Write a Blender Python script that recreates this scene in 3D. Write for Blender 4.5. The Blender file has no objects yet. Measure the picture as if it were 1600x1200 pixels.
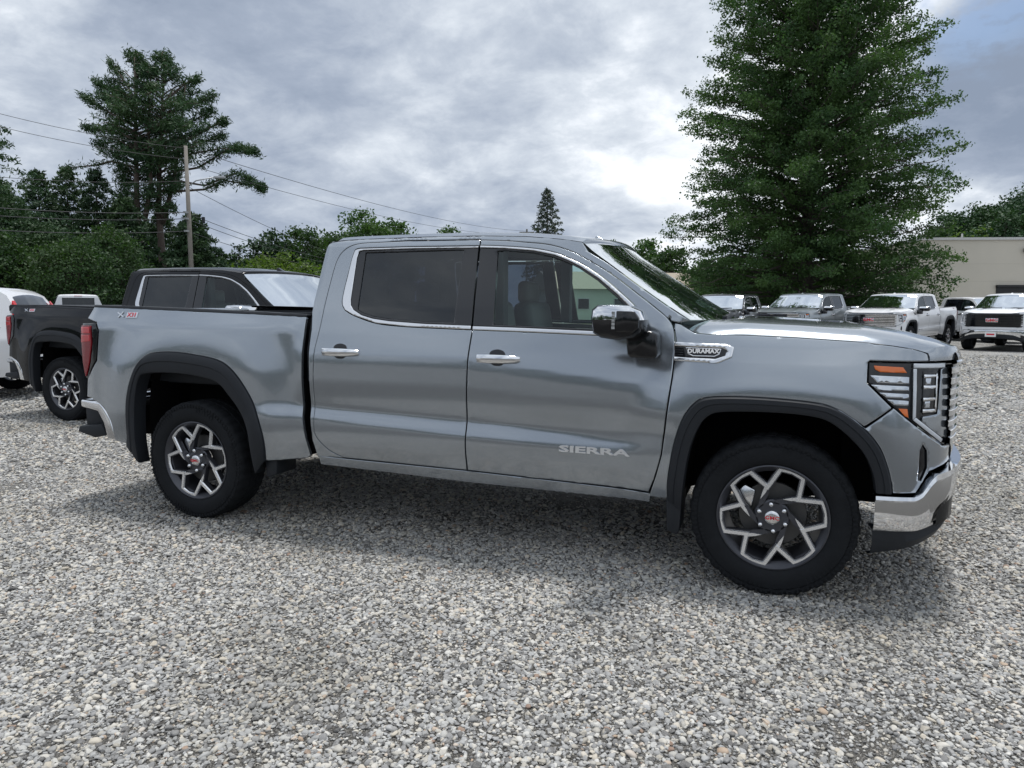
import bpy, math, random
import numpy as np
from mathutils import Vector, Matrix
from mathutils.geometry import delaunay_2d_cdt
random.seed(7); RNG = np.random.RandomState(11)
sc = bpy.context.scene; COL = sc.collection; PI = math.pi

# ------------------------------------------------------------------ camera
CAMP = (3.7387, -3.7737, 1.4759); YAW, PITCH, ROLL, FPX = -.3570, -.1086, .0029, 1114.75
def cam_axes():
    f = Vector((math.sin(YAW)*math.cos(PITCH), math.cos(YAW)*math.cos(PITCH), math.sin(PITCH)))
    r = Vector((math.cos(YAW), -math.sin(YAW), 0)); u = r.cross(f)
    c, s = math.cos(ROLL), math.sin(ROLL)
    return c*r+s*u, -s*r+c*u, f
CR, CU, CF = cam_axes()
cam = bpy.data.cameras.new('camera'); camo = bpy.data.objects.new('camera', cam); COL.objects.link(camo)
m = Matrix((CR, CU, -CF)).transposed().to_4x4(); m.translation = Vector(CAMP); camo.matrix_world = m
cam.sensor_fit = 'HORIZONTAL'; cam.sensor_width = 36; cam.lens = 36*FPX/1600; cam.clip_start = .05; cam.clip_end = 3000
sc.camera = camo
sc.view_settings.view_transform = 'Standard'; sc.view_settings.look = 'None'
sc.view_settings.exposure = 0.45; sc.view_settings.gamma = 1; sc.view_settings.use_curve_mapping = False

# ------------------------------------------------------------------ node helpers
class NT:
    def __init__(s, nt): s.nt = nt
    def n(s, t, **kw):
        x = s.nt.nodes.new(t)
        for k, v in kw.items(): setattr(x, k, v)
        return x
    def l(s, a, b): s.nt.links.new(a, b)
    def math(s, op, a, b=None, c=None, clamp=False):
        x = s.n('ShaderNodeMath', operation=op); x.use_clamp = clamp
        for i, v in enumerate((a, b, c)):
            if v is None: continue
            if isinstance(v, (int, float)): x.inputs[i].default_value = v
            else: s.l(v, x.inputs[i])
        return x.outputs[0]
    def vmath(s, op, a, b=None):
        x = s.n('ShaderNodeVectorMath', operation=op)
        for i, v in enumerate((a, b)):
            if v is None: continue
            if isinstance(v, (tuple, list)): x.inputs[i].default_value = v
            else: s.l(v, x.inputs[i])
        return x
    def noise(s, vec, scale, detail=4, rough=.55, dist=0, dim='3D'):
        x = s.n('ShaderNodeTexNoise', noise_dimensions=dim); x.inputs['Scale'].default_value = scale
        x.inputs['Detail'].default_value = detail; x.inputs['Roughness'].default_value = rough; x.inputs['Distortion'].default_value = dist
        if vec is not None: s.l(vec, x.inputs['Vector'])
        return x.outputs['Fac']
    def ramp(s, fac, stops, interp='LINEAR'):
        x = s.n('ShaderNodeValToRGB'); cr = x.color_ramp; cr.interpolation = interp
        while len(cr.elements) < len(stops): cr.elements.new(.5)
        for e, (p, c) in zip(cr.elements, stops):
            e.position = p; e.color = (c[0], c[1], c[2], 1) if isinstance(c, (tuple, list)) else (c, c, c, 1)
        s.l(fac, x.inputs[0]); return x.outputs[0]
    def mix(s, fac, a, b, typ='MIX'):
        x = s.n('ShaderNodeMix', data_type='RGBA', blend_type=typ)
        for i, v in ((0, fac), (6, a), (7, b)):
            if isinstance(v, (int, float)): x.inputs[i].default_value = v
            elif isinstance(v, (tuple, list)): x.inputs[i].default_value = (v[0], v[1], v[2], 1)
            else: s.l(v, x.inputs[i])
        return x.outputs[2]

# ------------------------------------------------------------------ world: overcast sky with broken cloud
SUN_EL, SUN_AZ = math.radians(78), math.radians(10)      # high sun behind the truck
w = bpy.data.worlds.new('World'); sc.world = w; w.use_nodes = True
N = NT(w.node_tree); w.node_tree.nodes.clear()
tc = N.n('ShaderNodeTexCoord'); D = tc.outputs['Generated']
sky = N.n('ShaderNodeTexSky', sky_type='NISHITA'); sky.sun_disc = False
sky.sun_elevation = SUN_EL; sky.sun_rotation = SUN_AZ; sky.air_density = 1.0; sky.dust_density = 1.5
sep = N.n('ShaderNodeSeparateXYZ'); N.l(D, sep.inputs[0])
zc = N.math('ADD', N.math('MAXIMUM', sep.outputs[2], 0.0), .34)
comb = N.n('ShaderNodeCombineXYZ')
N.l(N.math('DIVIDE', sep.outputs[0], zc), comb.inputs[0]); N.l(N.math('DIVIDE', sep.outputs[1], zc), comb.inputs[1])
P = comb.outputs[0]
big = N.noise(P, .75, 3, .5, .3); med = N.noise(P, 2.1, 7, .6, .25); fine = N.noise(P, 6.0, 6, .62, .3)
def pdir(px, py):
    d = (CF + CR*((px-800)/FPX) - CU*((py-600)/FPX)).normalized(); return tuple(d)
def blob(px, py, rad, soft=1.0):                      # a cloud mass in one direction of the sky
    d = N.vmath('SUBTRACT', D, pdir(px, py)); ln = N.vmath('LENGTH', d.outputs[0]).outputs['Value']
    wob = N.math('MULTIPLY_ADD', med, .30*rad*2, ln); wob = N.math('SUBTRACT', wob, .30*rad)
    x = N.n('ShaderNodeMapRange', interpolation_type='SMOOTHSTEP'); N.l(wob, x.inputs[0])
    x.inputs[1].default_value = rad*(1+.5*soft); x.inputs[2].default_value = rad*(1-.5*soft); return x.outputs[0]
v = N.math('ADD', N.math('MULTIPLY', big, .50), N.math('ADD', N.math('MULTIPLY', med, .62), N.math('MULTIPLY', fine, .34)))
v = N.math('SUBTRACT', v, .19)
def addb(v, b, k): return N.math('MULTIPLY_ADD', b, k, v)
v = addb(v, blob(560, 130, .32, 1.6), -.08)
v = addb(v, blob(250, 60, .28, 1.8), -.02)
v = addb(v, blob(1560, 30, .26, 1.7), .13)
v = addb(v, blob(1040, 120, .17, 1.8), .035)
v = addb(v, blob(930, 230, .09, 1.2), .055); v = addb(v, blob(700, 40, .13, 1.8), .05); v = addb(v, blob(140, 110, .26, 1.8), -.08)
v = addb(v, blob(1080, 310, .12, 1.8), .05)
v = addb(v, blob(1600, 150, .12, .8), -.40)
v = addb(v, blob(1540, 275, .06, 1.5), .13)
v = addb(v, blob(420, 340, .14, 1.8), .10)
cl = N.ramp(v, [(.27, (2.05, 2.5, 3.3)), (.40, (2.85, 3.32, 4.15)), (.50, (4.0, 4.47, 5.2)), (.585, (5.4, 5.85, 6.45)), (.68, (7.9, 8.2, 8.6))])
gap = N.math('MULTIPLY', blob(1540, -20, .07, 1.0), N.ramp(fine, [(.42, 0), (.56, 1)]))
nsky = N.mix(1.0, sky.outputs[0], (1.0, 1.0, 1.0), 'MULTIPLY')
col = N.mix(N.math('MULTIPLY', gap, .75), cl, nsky)
up = N.n('ShaderNodeMapRange', interpolation_type='SMOOTHSTEP'); N.l(sep.outputs[2], up.inputs[0])
up.inputs[1].default_value = .40; up.inputs[2].default_value = .95; up.inputs[3].default_value = 1.0; up.inputs[4].default_value = 1.2
colm = N.n('ShaderNodeVectorMath', operation='SCALE'); N.l(col, colm.inputs[0]); N.l(up.outputs[0], colm.inputs['Scale'])
bg = N.n('ShaderNodeBackground'); N.l(colm.outputs[0], bg.inputs[0]); bg.inputs[1].default_value = .1
wo = N.n('ShaderNodeOutputWorld'); N.l(bg.outputs[0], wo.inputs[0])

sun = bpy.data.lights.new('sun', 'SUN'); sun.energy = 2.3; sun.angle = math.radians(11); sun.color = (1, .97, .93)
so = bpy.data.objects.new('sun', sun); COL.objects.link(so)
sd = Vector((math.sin(SUN_AZ)*math.cos(SUN_EL), math.cos(SUN_AZ)*math.cos(SUN_EL), math.sin(SUN_EL)))
so.rotation_euler = (-sd).to_track_quat('-Z', 'Y').to_euler(); so.location = (0, 0, 30)

# ------------------------------------------------------------------ materials
MATS = {}
def mat(name, col, rough=.5, metal=0., coat=0., bump=0., bscale=40., var=0., vscale=3., spec=.5, emis=None, coatr=.03):
    if name in MATS: return MATS[name]
    mt = bpy.data.materials.new(name); mt.use_nodes = True; n = NT(mt.node_tree); b = mt.node_tree.nodes['Principled BSDF']
    b.inputs['Base Color'].default_value = (*col, 1); b.inputs['Roughness'].default_value = rough; b.inputs['Metallic'].default_value = metal
    b.inputs['Coat Weight'].default_value = coat; b.inputs['Coat Roughness'].default_value = coatr; b.inputs['Specular IOR Level'].default_value = spec
    tcn = n.n('ShaderNodeTexCoord').outputs['Object']
    if var:
        f = n.noise(tcn, vscale, 5, .6)
        c = n.mix(f, tuple(x*(1-var) for x in col), tuple(min(1, x*(1+var)) for x in col)); n.l(c, b.inputs['Base Color'])
        r = n.n('ShaderNodeMapRange'); n.l(f, r.inputs[0]); r.inputs[3].default_value = max(.02, rough*.85); r.inputs[4].default_value = min(1, rough*1.15); n.l(r.outputs[0], b.inputs['Roughness'])
    if bump:
        bp = n.n('ShaderNodeBump'); bp.inputs['Strength'].default_value = bump; bp.inputs['Distance'].default_value = .01
        n.l(n.noise(tcn, bscale, 5, .6), bp.inputs['Height']); n.l(bp.outputs[0], b.inputs['Normal'])
    if emis: b.inputs['Emission Color'].default_value = (*emis, 1); b.inputs['Emission Strength'].default_value = 1
    MATS[name] = mt; return mt
def paint(name, col, metal=.75, rough=.33, dust=.06):
    if name in MATS: return MATS[name]
    mt = mat(name, col, rough, metal, 1.0, coatr=.025); n = NT(mt.node_tree); b = mt.node_tree.nodes['Principled BSDF']
    o = n.n('ShaderNodeTexCoord').outputs['Object']
    fl = n.noise(o, 900, 2, .5); nz = n.noise(o, 2.5, 5, .6)
    c = n.mix(fl, tuple(x*.86 for x in col), tuple(min(1, x*1.14) for x in col))
    # thin road dust low on the panels
    sp = n.n('ShaderNodeSeparateXYZ'); n.l(o, sp.inputs[0])
    mr = n.n('ShaderNodeMapRange'); n.l(sp.outputs[2], mr.inputs[0]); mr.inputs[1].default_value = .95; mr.inputs[2].default_value = .40; mr.inputs[3].default_value = 0; mr.inputs[4].default_value = dust
    d = n.math('MULTIPLY', mr.outputs[0], n.math('ADD', n.ramp(n.noise(o, 14, 6, .7), [(.35, .3), (.7, 1)]), 0))
    c = n.mix(d, c, (.20, .19, .17)); n.l(c, b.inputs['Base Color'])
    r = n.math('ADD', n.math('MULTIPLY', d, .5), .025); n.l(r, b.inputs['Coat Roughness'])
    m2 = n.math('SUBTRACT', metal, n.math('MULTIPLY', d, 1.2), clamp=True); n.l(m2, b.inputs['Metallic'])
    return mt
def glass(name, tint, trans, rough=.008, gain=1.1):
    if name in MATS: return MATS[name]
    mt = bpy.data.materials.new(name); mt.use_nodes = True; n = NT(mt.node_tree); mt.node_tree.nodes.clear()
    tr = n.n('ShaderNodeBsdfTransparent'); tr.inputs[0].default_value = (*tint, 1)
    df = n.n('ShaderNodeBsdfDiffuse'); df.inputs[0].default_value = (.008, .010, .014, 1)
    m0 = n.n('ShaderNodeMixShader'); m0.inputs[0].default_value = 1-trans; n.l(tr.outputs[0], m0.inputs[1]); n.l(df.outputs[0], m0.inputs[2])
    gl = n.n('ShaderNodeBsdfGlossy'); gl.inputs['Roughness'].default_value = rough; gl.inputs[0].default_value = (.92, .95, .97, 1)
    fr = n.n('ShaderNodeFresnel'); fr.inputs[0].default_value = 1.62
    m1 = n.n('ShaderNodeMixShader'); n.l(n.math('ADD', n.math('MULTIPLY', fr.outputs[0], gain), .0, clamp=True), m1.inputs[0]); n.l(m0.outputs[0], m1.inputs[1]); n.l(gl.outputs[0], m1.inputs[2])
    o = n.n('ShaderNodeOutputMaterial'); n.l(m1.outputs[0], o.inputs[0]); MATS[name] = mt; return mt
PAINT = paint('paint_steel_blue', (.335, .368, .405), metal=.80, rough=.20)
PBLACK = paint('paint_black', (.003, .0035, .005), .0, .25, .03); PBLACK.node_tree.nodes['Principled BSDF'].inputs['Specular IOR Level'].default_value = .05; PBLACK.node_tree.nodes['Principled BSDF'].inputs['Coat Weight'].default_value = .6
PDARK = paint('paint_charcoal', (.05, .052, .062), .6, .3)
PWHITE = paint('paint_white', (.74, .75, .77), 0, .35)
PGREY = paint('paint_grey', (.23, .26, .28), .5, .35)
CHROME = mat('chrome', (.78, .79, .81), .07, 1.0, bump=.02, bscale=6)
SATIN = mat('satin_chrome', (.72, .73, .75), .2, 1.0)
MACH = mat('machined_aluminium', (.80, .81, .83), .26, .8)
DARKAL = mat('dark_alloy', (.07, .073, .085), .38, .55)
RUBBER = mat('rubber', (.015, .0165, .019), .72, var=.3, vscale=20, bump=.25, bscale=60, spec=.12)
TRIM = mat('black_plastic', (.018, .021, .026), .55, bump=.15, bscale=220, var=.2, vscale=4, spec=.3)
GLOSSB = mat('gloss_black', (.006, .007, .009), .12, spec=.6)
UNDER = mat('underbody_black', (.006, .006, .007), .9, spec=.1)
APPL = mat('dark_applique', (.010, .011, .014), .16, coat=.4)
INTER = mat('cabin_trim', (.09, .093, .095), .7, bump=.2, bscale=90, var=.15)
SEAT = mat('seat_leather', (.16, .16, .155), .5, bump=.2, bscale=120, var=.1)
REDL = mat('red_lens', (.48, .006, .012), .2, coat=.2, spec=.3)
REDD = mat('red_lens_dark', (.20, .004, .010), .25, coat=.15, spec=.2)
REDLIT = mat('red_lens_bright', (.55, .012, .02), .2, coat=.2, spec=.3)
AMBER = mat('amber_lens', (.75, .16, .02), .15, coat=.7)
LENS = mat('lamp_reflector', (.55, .58, .62), .10, .95)
DRL = mat('lamp_tube', (.62, .65, .69), .25, .2, coat=.6)
SILV = mat('badge_silver', (.80, .81, .83), .20, .55, coat=.5)
WHITEP = mat('white_print', (.82, .82, .82), .4)
REDP = mat('red_print', (.62, .03, .05), .35)
STEEL = mat('brake_steel', (.10, .10, .10), .5, .6, var=.3, vscale=25)
GTINT = glass('privacy_glass', (.16, .18, .24), .75, gain=1.1)
GCLEAR = glass('clear_glass', (.68, .82, .79), .96, gain=.8)
GSHIELD = glass('windshield_glass', (.70, .84, .80), .95, gain=.9)
LENSC = glass('lamp_cover', (.9, .92, .95), .97)

# ------------------------------------------------------------------ mesh helpers
def link(o, parent=None):
    COL.objects.link(o)
    if parent is not None: o.parent = parent
    return o
def mesh(name, V, F, mt, parent=None, smooth=False, auto=None):
    me = bpy.data.meshes.new(name); me.from_pydata([tuple(v) for v in V], [], [tuple(int(i) for i in f) for f in F]); me.materials.append(mt)
    if smooth or auto: me.shade_smooth()
    if auto: me.set_sharp_from_angle(angle=math.radians(auto))
    me.update(); return link(bpy.data.objects.new(name, me), parent)
def fastmesh(name, V, F, mt, parent=None, attr=None, smooth=False):
    me = bpy.data.meshes.new(name); V = np.asarray(V, np.float32); F = np.asarray(F, np.int32); k = F.shape[1]
    me.vertices.add(len(V)); me.vertices.foreach_set('co', V.ravel()); me.loops.add(F.size); me.loops.foreach_set('vertex_index', F.ravel())
    me.polygons.add(len(F)); me.polygons.foreach_set('loop_start', np.arange(0, F.size, k, dtype=np.int32))
    me.polygons.foreach_set('use_smooth', np.full(len(F), smooth, dtype=bool))
    me.materials.append(mt); me.update(calc_edges=True)
    if attr is not None:
        a = me.attributes.new('rnd', 'FLOAT', 'FACE'); a.data.foreach_set('value', np.asarray(attr, np.float32))
    return link(bpy.data.objects.new(name, me), parent)
class MB:
    def __init__(s): s.V = []; s.F = []
    def add(s, V, F):
        b = len(s.V); s.V += [tuple(v) for v in V]; s.F += [tuple(i+b for i in f) for f in F]; return s
    def box(s, c, d, rot=None):
        V = [Vector(((i & 1)-.5, ((i >> 1) & 1)-.5, ((i >> 2) & 1)-.5)) for i in range(8)]
        V = [Vector((v.x*d[0], v.y*d[1], v.z*d[2])) for v in V]
        if rot is not None: V = [rot @ v for v in V]
        return s.add([v+Vector(c) for v in V], [(0, 2, 3, 1), (4, 5, 7, 6), (0, 1, 5, 4), (2, 6, 7, 3), (0, 4, 6, 2), (1, 3, 7, 5)])
    def tube(s, pts, rad, n=8, caps=True):
        pts = [Vector(p) for p in pts]; rads = rad if isinstance(rad, (list, tuple)) else [rad]*len(pts); b = len(s.V)
        t0 = (pts[1]-pts[0]).normalized(); ref = Vector((0, 0, 1)) if abs(t0.z) < .9 else Vector((1, 0, 0)); a = t0.cross(ref).normalized()
        for i, p in enumerate(pts):
            t = (pts[min(i+1, len(pts)-1)]-pts[max(i-1, 0)]).normalized(); a = (a-t*a.dot(t)).normalized(); c = t.cross(a)
            for k in range(n): s.V.append(tuple(p+(a*math.cos(2*PI*k/n)+c*math.sin(2*PI*k/n))*rads[i]))
        for i in range(len(pts)-1):
            for k in range(n): s.F.append((b+i*n+k, b+i*n+(k+1) % n, b+(i+1)*n+(k+1) % n, b+(i+1)*n+k))
        if caps: s.F.append(tuple(b+k for k in range(n))[::-1]); s.F.append(tuple(b+(len(pts)-1)*n+k for k in range(n)))
        return s
    def grid(s, G, flip=False):
        R, Cc = len(G), len(G[0]); b = len(s.V)
        for row in G: s.V += [tuple(p) for p in row]
        for i in range(R-1):
            for j in range(Cc-1):
                f = (b+i*Cc+j, b+i*Cc+j+1, b+(i+1)*Cc+j+1, b+(i+1)*Cc+j); s.F.append(f[::-1] if flip else f)
        return s
    def prism(s, poly, fn0, fn1):                     # poly: 2D list; fn maps (a, b) to a 3D point
        n = len(poly); b = len(s.V); s.V += [tuple(fn0(*p)) for p in poly]+[tuple(fn1(*p)) for p in poly]
        s.F.append(tuple(range(b, b+n))); s.F.append(tuple(range(b+2*n-1, b+n-1, -1)))
        for i in range(n): j = (i+1) % n; s.F.append((b+i, b+n+i, b+n+j, b+j))
        return s
    def build(s, name, mt, parent=None, smooth=False, auto=None): return mesh(name, s.V, s.F, mt, parent, smooth, auto)
def bevelled(o, w=.006, seg=2):
    md = o.modifiers.new('bevel', 'BEVEL'); md.width = w; md.segments = seg; md.limit_method = 'ANGLE'; md.angle_limit = math.radians(35)
    dg = bpy.context.evaluated_depsgraph_get(); me = bpy.data.meshes.new_from_object(o.evaluated_get(dg)); o.modifiers.clear()
    me.shade_smooth(); me.set_sharp_from_angle(angle=math.radians(42)); old = o.data; o.data = me; me.name = old.name; return o
def tag(o, label=None, cat=None, group=None, kind=None):
    if label: o['label'] = label
    if cat: o['category'] = cat
    if group: o['group'] = group
    if kind: o['kind'] = kind
    return o
def empty(name, loc, rz=0, label=None, cat=None, group=None):
    o = bpy.data.objects.new(name, None); COL.objects.link(o); o.location = loc; o.rotation_euler = (0, 0, rz); o.empty_display_size = .2
    return tag(o, label, cat, group)
def text_mesh(body, size, depth=.002, shear=0, bold=.0, sx=1.0):
    c = bpy.data.curves.new('lettering', 'FONT'); c.body = body; c.size = size; c.extrude = depth; c.align_x = 'CENTER'; c.align_y = 'CENTER'; c.shear = shear; c.offset = bold; c.resolution_u = 2
    o = bpy.data.objects.new('lettering', c); COL.objects.link(o); dg = bpy.context.evaluated_depsgraph_get(); dg.update()
    me = bpy.data.meshes.new_from_object(o.evaluated_get(dg)); bpy.data.objects.remove(o); bpy.data.curves.remove(c)
    for v in me.vertices: v.co.x *= sx
    me.name = 'lettering'; me.materials.clear(); return me
def text(name, body, size, mt, parent, M, **k):
    me = text_mesh(body, size, **k); me.materials.append(mt); me.transform(M); return link(bpy.data.objects.new(name, me), parent)

# polygon tools
def spl(pts, n=6):                                    # Catmull-Rom through the points
    p = np.array(pts, float)
    if len(p) < 3: return p
    q = np.vstack([2*p[0]-p[1], p, 2*p[-1]-p[-2]]); out = []
    for i in range(1, len(q)-2):
        for t in np.linspace(0, 1, n, endpoint=False):
            a, b, c, d = q[i-1], q[i], q[i+1], q[i+2]
            out.append(.5*((2*b)+(-a+c)*t+(2*a-5*b+4*c-d)*t*t+(-a+3*b-3*c+d)*t**3))
    out.append(q[-2]); return np.array(out)
def outline(*runs):                                   # each run: list of points (spline when it starts with 'c')
    L = []
    for r in runs:
        if r[0] == 'c': L.append(spl(r[1:], 6))
        else: L.append(np.array(r, float))
    P = np.vstack(L); keep = [P[0]]
    for q in P[1:]:
        if np.hypot(*(q-keep[-1])) > .004: keep.append(q)
    if np.hypot(*(keep[0]-keep[-1])) < .004: keep.pop()
    P = np.array(keep); a = np.sum(P[:, 0]*np.roll(P[:, 1], -1)-np.roll(P[:, 0], -1)*P[:, 1])
    return P if a > 0 else P[::-1]
def resample(P, mx):
    out = []
    for i in range(len(P)):
        a, b = P[i], P[(i+1) % len(P)]; k = max(1, int(np.ceil(np.hypot(*(b-a))/mx)))
        for j in range(k): out.append(a+(b-a)*j/k)
    return np.array(out)
def offs(P, d):                                       # move a CCW outline inward by d
    a = np.roll(P, 1, 0); b = np.roll(P, -1, 0)
    e1 = P-a; e2 = b-P; e1 /= np.linalg.norm(e1, axis=1)[:, None]+1e-12; e2 /= np.linalg.norm(e2, axis=1)[:, None]+1e-12
    n1 = np.stack([-e1[:, 1], e1[:, 0]], 1); n2 = np.stack([-e2[:, 1], e2[:, 0]], 1); n = n1+n2; ln = np.linalg.norm(n, axis=1)[:, None]
    n = n/(ln+1e-9); c = np.clip(np.sum(n*n1, 1), .5, 1)[:, None]; return P+n*d/c
def inside(Q, P):
    x, y = Q[:, 0], Q[:, 1]; r = np.zeros(len(Q), bool)
    for i in range(len(P)):
        x1, y1 = P[i]; x2, y2 = P[i-1]
        c = ((y1 > y) != (y2 > y)) & (x < (x2-x1)*(y-y1)/((y2-y1) if y2 != y1 else 1e-12)+x1); r ^= c
    return r
def segdist(Q, P):
    d = np.full(len(Q), 9.)
    for i in range(len(P)):
        a, b = P[i-1], P[i]; ab = b-a; t = np.clip(((Q-a)@ab)/(ab@ab+1e-12), 0, 1); d = np.minimum(d, np.linalg.norm(Q-(a+t[:, None]*ab), axis=1))
    return d
def cdt(loops, pts):
    V = []; E = []
    for L in loops:
        b = len(V); V += [Vector(p) for p in L]; E += [(b+i, b+(i+1) % len(L)) for i in range(len(L))]
    V += [Vector(p) for p in pts]
    ov, oe, of, *_ = delaunay_2d_cdt(V, E, [], 0, 1e-6)
    ov = np.array([tuple(v) for v in ov]); of = np.array([f for f in of if len(f) == 3])
    return ov, of

# front plan path: (x, |y|) from wheel arch to the centre
FP = np.array([(4.20, 1.0), (4.30, .985), (4.38, .955), (4.45, .90), (4.52, .81), (4.572, .68), (4.616, .50), (4.641, .27), (4.649, 0)])
_fs = spl(FP, 5)
# ------------------------------------------------------------------ side surface of the pickup: inset from the widest plane
GX = np.arange(-1.40, 5.0, .01); GZ = np.arange(.10, 2.10, .01); XX, ZZ = np.meshgrid(GX, GZ, indexing='ij')
def sst(a, b, x): t = np.clip((x-a)/(b-a), 0, 1); return t*t*(3-2*t)
def make_S():
    zs = np.interp(XX, [.98, 2.04, 3.22], [1.22, 1.214, 1.09]); wz = np.clip((1.36-ZZ)/.14, 0, 1)*np.clip((ZZ-.8)/.2, 0, 1)
    zp = ZZ+(1.215-zs)*wz
    door = np.interp(zp, [.1, .36, .42, .50, .60, .70, .80, .86, .92, 1.0, 1.12, 1.185, 1.205, 1.225, 1.30, 1.36, 1.45, 1.87, 1.90, 1.95, 2.1],
                         [.20, .10, .070, .040, .020, .014, .018, .013, .005, .0, .002, .008, .014, .019, .040, .060, .090, .245, .270, .34, .5])
    zt = np.interp(XX, [.98, 2.04, 3.07], [.835, .809, .735]); zb = np.interp(XX, [.98, 2.05, 3.07], [.772, .715, .69])
    am = np.interp(XX, [.95, 2.4, 2.95, 3.10], [.021, .020, .010, .0]); s = np.clip((zt-ZZ)/(zt-zb), 0, 1)*np.clip((ZZ-.50)/.16, 0, 1)
    door = door-am*s
    bed = np.interp(ZZ, [.1, .40, .5, .60, .70, .9, 1.05, 1.20, 1.325, 1.345, 1.40, 1.46, 1.6], [.14, .06, .025, .012, .006, .010, .012, .020, .026, .034, .060, .085, .12])
    bl = np.interp(XX, [-.6, .9], [0, 1]); s2 = np.clip((.84-ZZ)/.07, 0, 1)*np.clip((ZZ-.5)/.15, 0, 1)*sst(.35, .8, XX); bed = bed-.018*s2
    fen = np.interp(ZZ, [.1, .40, .5, .60, .70, .9, 1.05, 1.20, 1.28, 1.34, 1.38, 1.45, 1.6], [.14, .05, .022, .01, .004, .002, .006, .022, .038, .062, .09, .16, .3])
    a = sst(.78, .98, XX); S = bed*(1-a)+door*a; b = sst(3.16, 3.32, XX)
    zc_ = np.clip((1.42-ZZ)/.05, 0, 1); b = b*zc_; S = S*(1-b)+fen*b
    for xc, A, B in ((-.005, .60, .735), (3.745, .53, .61)):
        rho = ((np.abs(XX-xc)/A)**2.8+(np.clip(ZZ-.413, 0, 9)/B)**2.8)**(1/2.8)
        S = S-.036*sst(1.55, 1.04, rho)
    S = S+np.interp(XX, [-1.4, -1.15, -1.05, -.95, -.8, 4.08, 4.19], [.30, .075, .035, .010, 0, 0, .0])+np.interp(XX, _fs[:, 0], 1-_fs[:, 1])
    def g(S, ax, k):
        ker = np.exp(-.5*(np.arange(-4, 5)/k)**2); ker /= ker.sum(); P = np.pad(S, [(4, 4) if i == ax else (0, 0) for i in (0, 1)], 'edge')
        return np.apply_along_axis(lambda v: np.convolve(v, ker, 'valid'), ax, P)
    return g(g(S, 0, 1.3), 1, 1.0)
ST = make_S(); SDX, SDZ = np.gradient(ST, .01, .01)
def bil(T, x, z):
    x = np.asarray(x, float); z = np.asarray(z, float)
    i = np.clip((x-GX[0])/.01, 0, len(GX)-1.001); j = np.clip((z-GZ[0])/.01, 0, len(GZ)-1.001); i0 = i.astype(int); j0 = j.astype(int); a = i-i0; b = j-j0
    return T[i0, j0]*(1-a)*(1-b)+T[i0+1, j0]*a*(1-b)+T[i0, j0+1]*(1-a)*b+T[i0+1, j0+1]*a*b
def S(x, z): return bil(ST, x, z)
class Srf:                                            # surface = inset(x,z) and its slopes
    def __init__(s, T, dx, dz): s.T, s.dx, s.dz = T, dx, dz
BODY = Srf(ST, SDX, SDZ)
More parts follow.
